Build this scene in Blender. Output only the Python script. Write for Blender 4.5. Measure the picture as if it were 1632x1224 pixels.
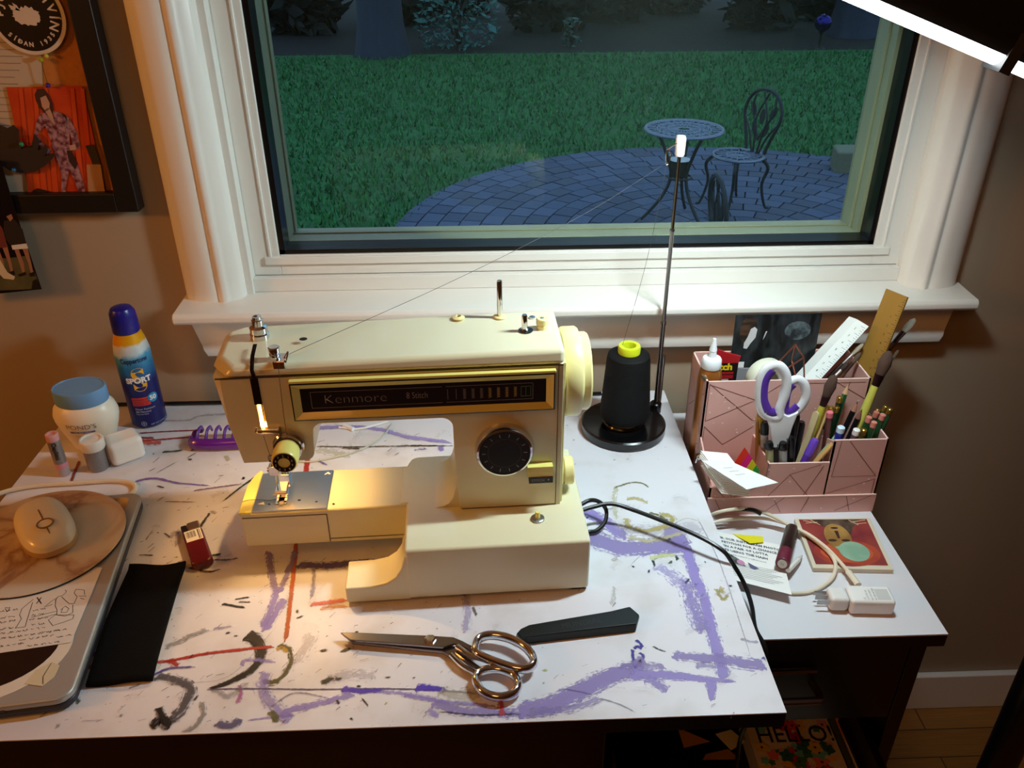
import bpy, bmesh, math, random
from mathutils import Vector, Matrix
random.seed(7)
PI = math.pi
scene = bpy.context.scene
COL = scene.collection
for o in list(bpy.data.objects): bpy.data.objects.remove(o)

# ------------------------------------------------------------------ camera
CX, CY, CZ, PITCH, YAW, ROLL, FPX = 0.0457, -1.139, 1.4143, 0.5277, -0.0315, -0.0053, 1345.4
def cam_axes():
    cp, sp, cy, sy = math.cos(PITCH), math.sin(PITCH), math.cos(YAW), math.sin(YAW)
    f = Vector((-sy*cp, cy*cp, -sp)); rt = Vector((cy, sy, 0)); up = rt.cross(f)
    c, s = math.cos(ROLL), math.sin(ROLL)
    return c*rt+s*up, -s*rt+c*up, -f
AX, AY, AZ = cam_axes()
cd = bpy.data.cameras.new('camera'); cam = bpy.data.objects.new('camera', cd); COL.objects.link(cam)
cd.sensor_width = 36; cd.lens = FPX/1632*36; cd.clip_start = .02; cd.clip_end = 200
M = Matrix((AX, AY, AZ)).transposed().to_4x4(); M.translation = (CX, CY, CZ)
cam.matrix_world = M
scene.camera = cam
def ray(u, v): return AX*((u-816)/FPX) - AY*((v-612)/FPX) - AZ
def PZ(u, v, z): d = ray(u, v); t = (z-CZ)/d.z; return Vector((CX, CY, CZ))+d*t
def PY(u, v, y): d = ray(u, v); t = (y-CY)/d.y; return Vector((CX, CY, CZ))+d*t

# ------------------------------------------------------------------ world, lights, exposure
scene.view_settings.view_transform = 'Standard'; scene.view_settings.look = 'None'
scene.view_settings.gamma = 1; scene.view_settings.use_curve_mapping = False
scene.view_settings.exposure = -0.24
w = bpy.data.worlds.new('dusk'); scene.world = w; w.use_nodes = True
bg = w.node_tree.nodes['Background']
tc = w.node_tree.nodes.new('ShaderNodeTexCoord'); sx = w.node_tree.nodes.new('ShaderNodeSeparateXYZ')
rp = w.node_tree.nodes.new('ShaderNodeValToRGB')
w.node_tree.links.new(tc.outputs['Generated'], sx.inputs[0]); w.node_tree.links.new(sx.outputs['Z'], rp.inputs[0])
rp.color_ramp.elements[0].position = 0; rp.color_ramp.elements[0].color = (.20, .30, .36, 1)
rp.color_ramp.elements[1].position = .8; rp.color_ramp.elements[1].color = (.26, .44, .72, 1)
w.node_tree.links.new(rp.outputs[0], bg.inputs[0]); bg.inputs[1].default_value = 2.45
def area(name, loc, target, sx_, sy_, power, color, spread=PI, xaxis=None):
    l = bpy.data.lights.new(name, 'AREA'); l.shape = 'RECTANGLE'; l.size = sx_; l.size_y = sy_
    l.energy = power; l.color = color; l.spread = spread
    o = bpy.data.objects.new(name, l); COL.objects.link(o); o.location = loc
    z = (Vector(loc)-Vector(target)).normalized()
    x = Vector(xaxis or (1, 0, 0)); x = (x-z*x.dot(z)).normalized(); y = z.cross(x)
    m = Matrix((x, y, z)).transposed().to_4x4(); m.translation = loc; o.matrix_world = m
    return o
LAMP_C = Vector((.386, -.342, 1.341)); LAMP_DIR = Vector((1, 0, -.37)).normalized()
area('lamp_light', LAMP_C+Vector((-.01, -.002, -.022)), (-.05, -.16, .74), .17, .016, 5.2, (.80, .98, 1.0), xaxis=LAMP_DIR)
area('warm_room_lamp', (-1.95, -.95, 1.62), (-.3, -.2, .9), .22, .22, 13, (1.0, .36, .06))
area('warm_ceiling_light', (-.6, -2.2, 2.40), (0, -.4, .8), .6, .6, 9.5, (1.0, .38, .10))
def point(name, loc, power, color, r):
    l = bpy.data.lights.new(name, 'POINT'); l.energy = power; l.color = color; l.shadow_soft_size = r
    o = bpy.data.objects.new(name, l); COL.objects.link(o); o.location = loc; return o

# ------------------------------------------------------------------ materials
def lin(h):
    h = h.lstrip('#'); c = [int(h[i:i+2], 16)/255 for i in (0, 2, 4)]
    return tuple((x/12.92 if x <= .04045 else ((x+.055)/1.055)**2.4) for x in c)+(1,)
MC = {}
def mat(hexc, rough=.5, metal=0, vary=.06, scale=30, bump=0, coat=0, trans=0, emit=0, spec=.5, stretch=None, hex2=None, sheen=0):
    key = (hexc, rough, metal, vary, scale, bump, coat, trans, emit, spec, stretch, hex2, sheen)
    if key in MC: return MC[key]
    m = bpy.data.materials.new('surface_'+hexc.strip('#')); m.use_nodes = True; nt = m.node_tree
    b = nt.nodes['Principled BSDF']; c = lin(hexc)
    b.inputs['Roughness'].default_value = rough; b.inputs['Metallic'].default_value = metal
    b.inputs['Specular IOR Level'].default_value = spec
    b.inputs['Coat Weight'].default_value = coat; b.inputs['Transmission Weight'].default_value = trans
    if sheen: b.inputs['Sheen Weight'].default_value = sheen
    t = nt.nodes.new('ShaderNodeTexCoord'); n = nt.nodes.new('ShaderNodeTexNoise')
    n.inputs['Scale'].default_value = scale; n.inputs['Detail'].default_value = 4
    if stretch:
        mp = nt.nodes.new('ShaderNodeMapping'); mp.inputs['Scale'].default_value = stretch
        nt.links.new(t.outputs['Object'], mp.inputs[0]); nt.links.new(mp.outputs[0], n.inputs[0])
    else: nt.links.new(t.outputs['Object'], n.inputs[0])
    r = nt.nodes.new('ShaderNodeValToRGB')
    if hex2:
        r.color_ramp.elements[0].color = lin(hex2); r.color_ramp.elements[1].color = c
        r.color_ramp.elements[0].position = .38; r.color_ramp.elements[1].position = .62
    else:
        r.color_ramp.elements[0].color = tuple(x*(1-vary) for x in c[:3])+(1,)
        r.color_ramp.elements[1].color = tuple(min(1, x*(1+vary)) for x in c[:3])+(1,)
    nt.links.new(n.outputs[0], r.inputs[0]); nt.links.new(r.outputs[0], b.inputs['Base Color'])
    if bump:
        bp = nt.nodes.new('ShaderNodeBump'); bp.inputs['Strength'].default_value = bump; bp.inputs['Distance'].default_value = .002
        nt.links.new(n.outputs[0], bp.inputs['Height']); nt.links.new(bp.outputs[0], b.inputs['Normal'])
    if emit:
        b.inputs['Emission Color'].default_value = c; b.inputs['Emission Strength'].default_value = emit
    MC[key] = m; return m
def paint(hexc, opacity=.9, dry=.4):
    key = ('paint', hexc, opacity, dry)
    if key in MC: return MC[key]
    m = bpy.data.materials.new('paint_'+hexc.strip('#')); m.use_nodes = True; nt = m.node_tree; L = nt.links.new
    b = nt.nodes['Principled BSDF']; b.inputs['Base Color'].default_value = lin(hexc); b.inputs['Roughness'].default_value = .55
    out = nt.nodes['Material Output']
    uv = nt.nodes.new('ShaderNodeUVMap'); uv.uv_map = 'UVMap'
    mp = nt.nodes.new('ShaderNodeMapping'); mp.inputs['Scale'].default_value = (75, 6.5, 1); L(uv.outputs[0], mp.inputs[0])
    n = nt.nodes.new('ShaderNodeTexNoise'); n.inputs['Scale'].default_value = 1; n.inputs['Detail'].default_value = 5; n.inputs['Roughness'].default_value = .65
    L(mp.outputs[0], n.inputs[0])
    t = nt.nodes.new('ShaderNodeTexCoord'); n2 = nt.nodes.new('ShaderNodeTexNoise'); n2.inputs['Scale'].default_value = 260; n2.inputs['Detail'].default_value = 3
    L(t.outputs['Object'], n2.inputs[0])
    s = nt.nodes.new('ShaderNodeSeparateXYZ'); L(uv.outputs[0], s.inputs[0])
    def mth(op, a, bb, clamp=False):
        q = nt.nodes.new('ShaderNodeMath'); q.operation = op; q.use_clamp = clamp
        for i, x in enumerate((a, bb)):
            if x is None: continue
            if isinstance(x, (int, float)): q.inputs[i].default_value = x
            else: L(x, q.inputs[i])
        return q.outputs[0]
    av = mth('ABSOLUTE', s.outputs[1], None)
    edge = mth('MULTIPLY', mth('SUBTRACT', 1.0, av), 1.35)
    tot = mth('ADD', edge, mth('MULTIPLY', mth('SUBTRACT', n.outputs[0], .5), 4.2*dry+1.0))
    tot = mth('ADD', tot, mth('MULTIPLY', mth('SUBTRACT', n2.outputs[0], .5), 2.0*dry+.5))
    a = mth('MULTIPLY', mth('SUBTRACT', tot, .22+.45*dry), 2.2, True)
    a = mth('MULTIPLY', a, opacity)
    tr = nt.nodes.new('ShaderNodeBsdfTransparent'); mx = nt.nodes.new('ShaderNodeMixShader')
    L(a, mx.inputs[0]); L(tr.outputs[0], mx.inputs[1]); L(b.outputs[0], mx.inputs[2]); L(mx.outputs[0], out.inputs[0])
    MC[key] = m; return m
CREAM = mat('#dfdbba', .28, vary=.02, scale=8, coat=.3)
CREAM2 = mat('#dad5b2', .33, vary=.02, scale=8, coat=.2)
YEL = mat('#e4dc7c', .3, vary=.02, coat=.3)
PALEY = mat('#ece2a0', .35, vary=.02)
CHROME = mat('#d8d8dc', .12, 1, vary=.04)
STEEL = mat('#a9abad', .3, 1, vary=.06, scale=60, stretch=(1, 12, 1))
DSTEEL = mat('#6c6a68', .35, 1)
BLACK = mat('#0a0a0b', .3, vary=.2)
BLK_PL = mat('#08080a', .22, vary=.1, coat=.3)
DBROWN = mat('#150906', .22, vary=.1)
WHITE = mat('#f2f2f0', .35, vary=.02)
TRIM = mat('#e9e8e2', .32, vary=.025, scale=6, coat=.15)
PAPER = mat('#f0efec', .8, vary=.02)
INK = mat('#1a1818', .6)
GREYINK = mat('#8f8f92', .6)
PINK = mat('#dba9a0', .55, vary=.04, scale=20)
WOODR = mat('#9a7430', .5, vary=.2, scale=40, stretch=(1, 1, .08))

# ------------------------------------------------------------------ mesh builder
class MB:
    def __init__(s): s.v = []; s.f = []; s.m = []; s.uv = {}; s.mats = []; s.cur = 0
    def mat(s, m):
        if m not in s.mats: s.mats.append(m)
        s.cur = s.mats.index(m); return s
    def add(s, vs, fs, uvs=None):
        o = len(s.v); s.v += [Vector(p) for p in vs]
        for i, f in enumerate(fs):
            if uvs: s.uv[len(s.f)] = uvs[i]
            s.f.append([o+k for k in f]); s.m.append(s.cur)
        return s
    def box(s, a, b, M=None):
        (x0, y0, z0), (x1, y1, z1) = a, b
        vs = [(x0, y0, z0), (x1, y0, z0), (x1, y1, z0), (x0, y1, z0), (x0, y0, z1), (x1, y0, z1), (x1, y1, z1), (x0, y1, z1)]
        if M: vs = [M @ Vector(p) for p in vs]
        return s.add(vs, [(0, 3, 2, 1), (4, 5, 6, 7), (0, 1, 5, 4), (1, 2, 6, 5), (2, 3, 7, 6), (3, 0, 4, 7)])
    def prism(s, pts, d0, d1, fn=lambda x, y, d: (x, y, d)):
        n = len(pts)
        A = sum(pts[i][0]*pts[(i+1) % n][1]-pts[(i+1) % n][0]*pts[i][1] for i in range(n))
        if A < 0: pts = pts[::-1]
        vs = [fn(p[0], p[1], d0) for p in pts]+[fn(p[0], p[1], d1) for p in pts]
        fs = [list(range(n))[::-1], list(range(n, 2*n))]+[(i, (i+1) % n, n+(i+1) % n, n+i) for i in range(n)]
        return s.add(vs, fs)
    def flat(s, pts, fn):
        return s.add([fn(*p) for p in pts], [list(range(len(pts)))])
    def grid(s, x0, x1, y0, y1, nx, ny, fn):
        vs = [fn(x0+(x1-x0)*i/nx, y0+(y1-y0)*j/ny) for j in range(ny+1) for i in range(nx+1)]
        return s.add(vs, [(j*(nx+1)+i, j*(nx+1)+i+1, (j+1)*(nx+1)+i+1, (j+1)*(nx+1)+i) for j in range(ny) for i in range(nx)])
    def lathe(s, prof, n=32, M=None, cap=True):
        vs = []; fs = []
        for r, z in prof:
            for k in range(n): a = 2*PI*k/n; vs.append(Vector((r*math.cos(a), r*math.sin(a), z)))
        for j in range(len(prof)-1):
            for k in range(n): fs.append((j*n+k, j*n+(k+1) % n, (j+1)*n+(k+1) % n, (j+1)*n+k))
        if cap:
            if prof[0][0] > 1e-6: fs.append(tuple(range(n))[::-1])
            if prof[-1][0] > 1e-6: fs.append(tuple((len(prof)-1)*n+k for k in range(n)))
        if M: vs = [M @ v for v in vs]
        return s.add(vs, fs)
    def tube(s, pts, r, n=8, closed=False, smooth=True, flat=1.0, taper=None):
        P = [Vector(p) for p in pts]
        if smooth: P = spline(P, closed)
        m = len(P); vs = []; fs = []; up = None
        for i, p in enumerate(P):
            a = P[(i-1) % m] if (closed or i > 0) else p; b = P[(i+1) % m] if (closed or i < m-1) else p
            t = (b-a)
            t = t.normalized() if t.length > 1e-9 else Vector((0, 0, 1))
            if up is None: up = Vector((0, 0, 1)) if abs(t.z) < .9 else Vector((1, 0, 0))
            x = up.cross(t).normalized(); y = t.cross(x).normalized(); up = y
            rr = r if not taper else r*(taper[0]+(taper[1]-taper[0])*i/(m-1))
            for k in range(n): c = 2*PI*k/n; vs.append(p+x*(rr*math.cos(c))+y*(rr*flat*math.sin(c)))
        for i in range(m if closed else m-1):
            j = (i+1) % m
            for k in range(n): fs.append((i*n+k, i*n+(k+1) % n, j*n+(k+1) % n, j*n+k))
        if not closed: fs += [tuple(range(n))[::-1], tuple((m-1)*n+k for k in range(n))]
        return s.add(vs, fs)
    def sphere(s, c, r, n=16, sc=(1, 1, 1)):
        prof = [(max(1e-7, r*math.sin(PI*i/(n//2))), -r*math.cos(PI*i/(n//2))) for i in range(n//2+1)]
        return s.lathe(prof, n, Matrix.Translation(c) @ Matrix.Diagonal((*sc, 1)), cap=False)
    def text(s, txt, size, fn, align='LEFT', res=3, weight=0, narrow=1.0):
        cu = bpy.data.curves.new('t', 'FONT'); cu.body = txt; cu.size = size; cu.align_x = align; cu.align_y = 'CENTER'
        cu.resolution_u = res; cu.offset = weight
        o = bpy.data.objects.new('t', cu); COL.objects.link(o); bpy.context.view_layer.update()
        me = bpy.data.meshes.new_from_object(o.evaluated_get(bpy.context.evaluated_depsgraph_get()))
        vs = [Vector(fn(v.co.x*narrow, v.co.y)) for v in me.vertices]; fs = [tuple(p.vertices) for p in me.polygons]
        s.add(vs, fs); bpy.data.objects.remove(o); bpy.data.curves.remove(cu); bpy.data.meshes.remove(me); return s
    def build(s, name, mt=None, parent=None, bevel=0, seg=3, smooth=True, ang=35, loc=None, local=False, solid=0, sub=0):
        me = bpy.data.meshes.new(name)
        R = parent['_inv'] if parent and not local else None
        if R: Mi = Matrix([R[i*4:i*4+4] for i in range(4)])
        elif parent: Mi = Matrix.Identity(4)
        else: Mi = Matrix.Translation(-Vector(loc)) if loc else Matrix.Identity(4)
        me.from_pydata([tuple(Mi @ v) for v in s.v], [], s.f)
        ms = s.mats or [mt or WHITE]
        for m_ in ms: me.materials.append(m_)
        if len(ms) > 1 or s.mats: me.polygons.foreach_set('material_index', s.m)
        if s.uv:
            ul = me.uv_layers.new(name='UVMap')
            for pi, p in enumerate(me.polygons):
                if pi in s.uv:
                    for k, li in enumerate(p.loop_indices): ul.data[li].uv = s.uv[pi][k]
        if smooth:
            me.polygons.foreach_set('use_smooth', [True]*len(me.polygons)); me.set_sharp_from_angle(angle=math.radians(ang))
        if len(me.polygons) < 20000:
            bmx = bmesh.new(); bmx.from_mesh(me); bmesh.ops.recalc_face_normals(bmx, faces=bmx.faces); bmx.to_mesh(me); bmx.free()
        me.update()
        o = bpy.data.objects.new(name, me); COL.objects.link(o)
        if parent: o.parent = parent
        elif loc: o.location = loc
        if solid:
            q = o.modifiers.new('solid', 'SOLIDIFY'); q.thickness = solid; q.offset = 0
        if bevel:
            q = o.modifiers.new('bevel', 'BEVEL'); q.width = bevel; q.segments = seg; q.limit_method = 'ANGLE'; q.angle_limit = math.radians(35); q.harden_normals = True
        if sub:
            q = o.modifiers.new('sub', 'SUBSURF'); q.levels = sub; q.render_levels = sub
        return o
def spline(P, closed=False, k=8):
    n = len(P)
    if n < 3: return P
    out = []
    for i in range(n if closed else n-1):
        p0 = P[(i-1) % n] if (closed or i > 0) else P[0]*2-P[1]; p1 = P[i]; p2 = P[(i+1) % n]
        p3 = P[(i+2) % n] if (closed or i < n-2) else P[-1]*2-P[-2]
        for j in range(k):
            t = j/k
            out.append(.5*((2*p1)+(p2-p0)*t+(2*p0-5*p1+4*p2-p3)*t*t+(3*p1-p0-3*p2+p3)*t**3))
    if not closed: out.append(P[-1])
    return out
def quadf4(q_, off):
    def f(x, y):
        p = q_[0].lerp(q_[1], x).lerp(q_[3].lerp(q_[2], x), y); return Vector((p.x, p.y, p.z+off))
    return f
def rrect(x0, x1, y0, y1, r, n=5):
    out = []
    for cx, cy, a0 in ((x1-r, y1-r, 0), (x0+r, y1-r, 90), (x0+r, y0+r, 180), (x1-r, y0+r, 270)):
        for k in range(n+1): a = math.radians(a0+90*k/n); out.append((cx+r*math.cos(a), cy+r*math.sin(a)))
    return out
def tag(o, label, cat, group=None):
    o['label'] = label; o['category'] = cat
    if group: o['group'] = group
    return o
def setinv(o, M_):
    I = M_.inverted(); o['_inv'] = [I[i][j] for i in range(4) for j in range(4)]
def thing(name, label, cat, loc=(0, 0, 0), rz=0, group=None, direction=None):
    o = bpy.data.objects.new(name, None); COL.objects.link(o); o.empty_display_size = .02
    if direction is not None:
        q = Vector(direction).to_track_quat('Z', 'Y'); M_ = Matrix.Translation(loc) @ q.to_matrix().to_4x4()
        if rz: M_ = M_ @ Matrix.Rotation(rz, 4, 'Z')
    else: M_ = Matrix.Translation(loc) @ Matrix.Rotation(rz, 4, 'Z')
    o.matrix_world = M_; setinv(o, M_)
    return tag(o, label, cat, group)
def struct(o): o['kind'] = 'structure'; return o
def apply_mods(o):
    bpy.context.view_layer.update()
    me = bpy.data.meshes.new_from_object(o.evaluated_get(bpy.context.evaluated_depsgraph_get()))
    o.modifiers.clear(); o.data = me
def ellipse(cx, cy, rx, ry, n=24, rot=0):
    return [(cx+rx*math.cos(2*PI*k/n)*math.cos(rot)-ry*math.sin(2*PI*k/n)*math.sin(rot), cy+rx*math.cos(2*PI*k/n)*math.sin(rot)+ry*math.sin(2*PI*k/n)*math.cos(rot)) for k in range(n)]
def strip(mb, pts, w, fn):
    P = [Vector((p[0], p[1], 0)) for p in pts]
    for a, b in zip(P, P[1:]):
        t = (b-a)
        if t.length < 1e-9: continue
        t.normalize(); nn = Vector((-t.y, t.x, 0))*w/2
        mb.add([fn(*(q[:2])) for q in (a-nn, b-nn, b+nn, a+nn)], [(0, 1, 2, 3)])

#====================================================================== ROOM SHELL
WALL = mat('#a5957f', .75, vary=.03, scale=4, bump=.05)
FZ = -.03
b = MB()   # wall_back with the window opening
WX0, WX1, WZ0, WZ1 = -.30, .66, .895, 1.98
b.box((-2.2, 0, FZ), (WX0, .14, 2.45)); b.box((WX1, 0, FZ), (2.4, .14, 2.45))
b.box((WX0, 0, FZ), (WX1, .14, WZ0)); b.box((WX0, 0, WZ1), (WX1, .14, 2.45))
struct(b.build('wall_back', WALL, smooth=False))
struct(MB().box((-2.3, -3.3, FZ), (-2.2, 0.14, 2.45)).build('wall_left', WALL, smooth=False))
struct(MB().box((2.4, -3.3, FZ), (2.5, 0.14, 2.45)).build('wall_right', WALL, smooth=False))
struct(MB().box((-2.3, -3.4, FZ), (2.5, -3.3, 2.45)).build('wall_front', WALL, smooth=False))
struct(MB().box((-2.3, -3.4, 2.45), (2.5, .14, 2.55)).build('ceiling', mat('#d8d4cc', .9, vary=.02), smooth=False))
def floor_mat():
    m = bpy.data.materials.new('oak_floor'); m.use_nodes = True; nt = m.node_tree; L = nt.links.new
    bs = nt.nodes['Principled BSDF']; t = nt.nodes.new('ShaderNodeTexCoord')
    br = nt.nodes.new('ShaderNodeTexBrick'); br.inputs['Scale'].default_value = 1
    br.inputs['Brick Width'].default_value = .9; br.inputs['Row Height'].default_value = .062; br.inputs['Mortar Size'].default_value = .0012
    br.inputs['Color1'].default_value = lin('#b0793c'); br.inputs['Color2'].default_value = lin('#946026'); br.inputs['Mortar'].default_value = lin('#4a2c12')
    L(t.outputs['Object'], br.inputs[0])
    n = nt.nodes.new('ShaderNodeTexNoise'); mp = nt.nodes.new('ShaderNodeMapping'); mp.inputs['Scale'].default_value = (3, 60, 1)
    L(t.outputs['Object'], mp.inputs[0]); L(mp.outputs[0], n.inputs[0])
    mx = nt.nodes.new('ShaderNodeMix'); mx.data_type = 'RGBA'; mx.blend_type = 'MULTIPLY'; mx.inputs[0].default_value = .5
    L(br.outputs[0], mx.inputs[6]); L(n.outputs[0], mx.inputs[7]); L(mx.outputs[2], bs.inputs['Base Color']); bs.inputs['Roughness'].default_value = .35
    return m
struct(MB().box((-2.3, -3.4, FZ-.1), (2.5, .14, FZ)).build('floor', floor_mat(), smooth=False))
struct(MB().box((-2.2, -.014, FZ), (2.4, 0, .065)).build('baseboard_back', TRIM, bevel=.003))

#---------------------------------------------------------------------- window
def casing(name, xo, xi, sgn):
    # plan profile extruded in z; sgn +1: outer side is at smaller x
    prof = [(0, 0), (0, -.010), (.003, -.0165), (.010, -.0225), (.020, -.0270), (.034, -.0298), (.045, -.0305), (.0475, -.0288), (.0495, -.0288), (.053, -.0320), (.058, -.0325), (.062, -.0295), (.066, -.0255), (.076, -.0215), (.080, -.014), (.082, 0)]
    sc = abs(xi-xo)/.082
    p = [(xo+sgn*x*sc, y) for x, y in prof]
    return struct(MB().prism(p, .912, 2.06).build(name, TRIM, ang=50))
casing('trim_1', -.386, -.300, 1); casing('trim_2', .736, .654, -1)
struct(MB().box((-.386, -.022, 1.98), (.736, 0, 2.06)).build('trim_3', TRIM, bevel=.004))
# stool (sill board) with horns, apron below it
pr = [(-.072, .9), (-.072, .907), (-.068, .912), (.04, .914), (.04, .895), (-.067, .895)]
struct(MB().prism(pr, -.3905, .7431, lambda a, z, d: (d, a, z)).build('trim_4', TRIM, bevel=.002))
pr = [(-.372, .8255), (-.3905, .895), (.738, .895), (.728, .8115), ]
b = MB(); p2 = [(0, .895), (-.036, .895), (-.036, .884), (-.033, .878), (-.032, .845), (-.034, .838), (-.030, .826), (0, .820)]
vs = []
for x0, x1, fac in ((-.3905, .7375, 0),):
    L0 = [(-.3835+.25*(.895-z)*1.0, y, z) for y, z in p2]; L1 = [(.7330-.12*(.895-z), y, z) for y, z in p2]
    n = len(p2); b.add(L0+L1, [list(range(n)), list(range(n, 2*n))[::-1]]+[(i, n+i, n+(i+1) % n, (i+1) % n) for i in range(n)])
struct(b.build('trim_5', TRIM, ang=40))
# window unit
t = bpy.data.objects.new('window_1', None); COL.objects.link(t); t['kind'] = 'structure'; setinv(t, Matrix.Identity(4))
VIN = mat('#e6e6e0', .3, vary=.02, scale=5)
b = MB()   # jambs and stops
b.box((-.302, -.006, .912), (-.291, .115, WZ1)); b.box((.655, -.006, .912), (.664, .115, WZ1)); b.box((-.291, 0, 1.955), (.655, .115, WZ1))
b.box((-.291, .001, .9135), (.655, .011, .934)); b.box((-.291, .011, .9135), (.655, .115, .9338)); b.box((-.2915, .0125, .933), (-.2895, .05, 1.955)); b.box((.6535, .0125, .933), (.6555, .05, 1.955))
b.build('jamb', VIN, t, bevel=.0015)
b = MB()   # sash: stiles + rails with a stepped face
b.box((-.290, .012, .935), (-.2515, .045, 1.955)); b.box((.6135, .012, .935), (.654, .045, 1.955))
b.box((-.2515, .012, .935), (.6135, .045, .965)); b.box((-.2515, .012, 1.93), (.6135, .045, 1.955))
b.box((-.272, .007, .952), (.636, .014, .9635))
b.box((-.266, .0095, .9635), (-.262, .0125, 1.955)); b.box((.625, .0095, .9635), (.629, .0125, 1.955))
b.build('sash', VIN, t, bevel=.0012)
b = MB()   # black gasket
b.box((-.2515, .016, .965), (-.2435, .05, 1.93)); b.box((.606, .016, .965), (.6135, .05, 1.93)); b.box((-.2515, .016, .965), (.6135, .05, .9715)); b.box((-.2515, .016, 1.924), (.6135, .05, 1.93))
b.build('gasket', BLACK, t)
REV = mat('#a39f84', .5, vary=.04)
b = MB()
b.box((-.262, .05, .95), (-.2432, .105, 1.95)); b.box((.6002, .05, .95), (.625, .105, 1.95)); b.box((-.2432, .05, .95), (.6002, .105, .9722)); b.box((-.2432, .05, 1.925), (.6002, .105, 1.95))
b.box((-.2432, .078, .9722), (.6002, .0795, .9745)); b.box((-.2432, .088, .9722), (-.2405, .105, 1.925)); b.box((.596, .070, .9722), (.6002, .105, 1.925))
b.build('outer_frame', REV, t, bevel=.001)
def glass_mat():
    m = bpy.data.materials.new('window_glass'); m.use_nodes = True; nt = m.node_tree; L = nt.links.new
    for n in list(nt.nodes):
        if n.type == 'BSDF_PRINCIPLED': nt.nodes.remove(n)
    out = nt.nodes['Material Output']; tr = nt.nodes.new('ShaderNodeBsdfTransparent'); tr.inputs[0].default_value = (.94, .97, .93, 1)
    gl = nt.nodes.new('ShaderNodeBsdfGlossy'); gl.inputs['Roughness'].default_value = .0; gl.inputs[0].default_value = (.9, 1, .95, 1)
    fr = nt.nodes.new('ShaderNodeFresnel'); fr.inputs[0].default_value = 1.26; mx = nt.nodes.new('ShaderNodeMixShader')
    L(fr.outputs[0], mx.inputs[0]); L(tr.outputs[0], mx.inputs[1]); L(gl.outputs[0], mx.inputs[2]); L(mx.outputs[0], out.inputs[0]); return m
MB().box((-.2470, .030, .968), (.6095, .034, 1.927)).build('pane', glass_mat(), t)
def screen_mat():
    m = bpy.data.materials.new('insect_screen'); m.use_nodes = True; nt = m.node_tree; L = nt.links.new
    bs = nt.nodes['Principled BSDF']; bs.inputs['Base Color'].default_value = lin('#3c4642'); bs.inputs['Roughness'].default_value = .5
    out = nt.nodes['Material Output']; tr = nt.nodes.new('ShaderNodeBsdfTransparent'); mx = nt.nodes.new('ShaderNodeMixShader')
    t = nt.nodes.new('ShaderNodeTexCoord'); s = nt.nodes.new('ShaderNodeSeparateXYZ'); L(t.outputs['Object'], s.inputs[0])
    outs = []
    for ax in (0, 2):
        a = nt.nodes.new('ShaderNodeMath'); a.operation = 'MULTIPLY'; a.inputs[1].default_value = 1/.0014; L(s.outputs[ax], a.inputs[0])
        f = nt.nodes.new('ShaderNodeMath'); f.operation = 'FRACT'; L(a.outputs[0], f.inputs[0])
        c = nt.nodes.new('ShaderNodeMath'); c.operation = 'LESS_THAN'; c.inputs[1].default_value = .05; L(f.outputs[0], c.inputs[0]); outs.append(c.outputs[0])
    mxx = nt.nodes.new('ShaderNodeMath'); mxx.operation = 'MAXIMUM'; L(outs[0], mxx.inputs[0]); L(outs[1], mxx.inputs[1])
    L(mxx.outputs[0], mx.inputs[0]); L(tr.outputs[0], mx.inputs[1]); L(bs.outputs[0], mx.inputs[2]); L(mx.outputs[0], out.inputs[0]); return m
MB().box((-.2405, .098, .9735), (.596, .0984, 1.925)).build('insect_screen', screen_mat(), t)

#====================================================================== LAMP
lt = thing('floor_lamp', 'black floor lamp with a glowing white tube under a dark hood, top right', 'lamp', (.66, -.5, FZ))
b = MB(); b.lathe([(.0001, 0), (.12, 0), (.12, .015), (.03, .025), (.021, .03)], 40, Matrix.Translation((.66, -.5, FZ))); b.build('lamp_base', BLACK, lt)
MB().lathe([(.0195, .02), (.0195, 1.43)], 24, Matrix.Translation((.66, -.5, FZ))).build('pole', BLACK, lt)
MB().tube([(.66, -.5, 1.38), (.63, -.47, 1.40), (.58, -.40, 1.375), (.55, -.36, 1.36)], .014).build('arm', BLACK, lt)
xd = LAMP_DIR; yd = Vector((0, 1, 0)); zd = xd.cross(yd)
Mt = Matrix((xd, yd, zd)).transposed().to_4x4(); Mt.translation = LAMP_C
b = MB(); pf = [(-.028, -.012), (-.034, .0), (-.030, .06), (-.012, .088), (.05, .095), (.085, .06), (.09, -.004), (.084, -.004), (.078, .056), (.046, .086), (-.008, .08), (-.023, .056), (-.027, .004), (-.022, -.012)]
b.prism(pf, -.14, .24, lambda a, z, d: Mt @ Vector((d, a, z)))
b.box((-.14, -.03, -.002), (-.135, .088, .085), Mt); b.box((.235, -.03, -.002), (.24, .088, .085), Mt)
b.box((-.135, -.027, .018), (.235, .085, .022), Mt)
b.build('hood', mat('#0b0b0c', .5), lt)
TUBE_M = mat('#f4fbff', .4, emit=14, vary=0)
b = MB(); b.lathe([(.0001, -.115), (.0105, -.115), (.0122, -.11), (.0122, .19), (.0105, .195), (.0001, .195)], 24, Mt @ Matrix.Translation((0, -.018, -.006)) @ Matrix.Rotation(PI/2, 4, 'Y'))
tb = b.build('lamp_tube', TUBE_M, lt); tb['label'] = 'glowing white tube'
b = MB(); b.box((.128, -.034, -.022), (.139, -.004, .012), Mt); b.build('tube_clip', mat('#333333', .4), lt)

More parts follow.
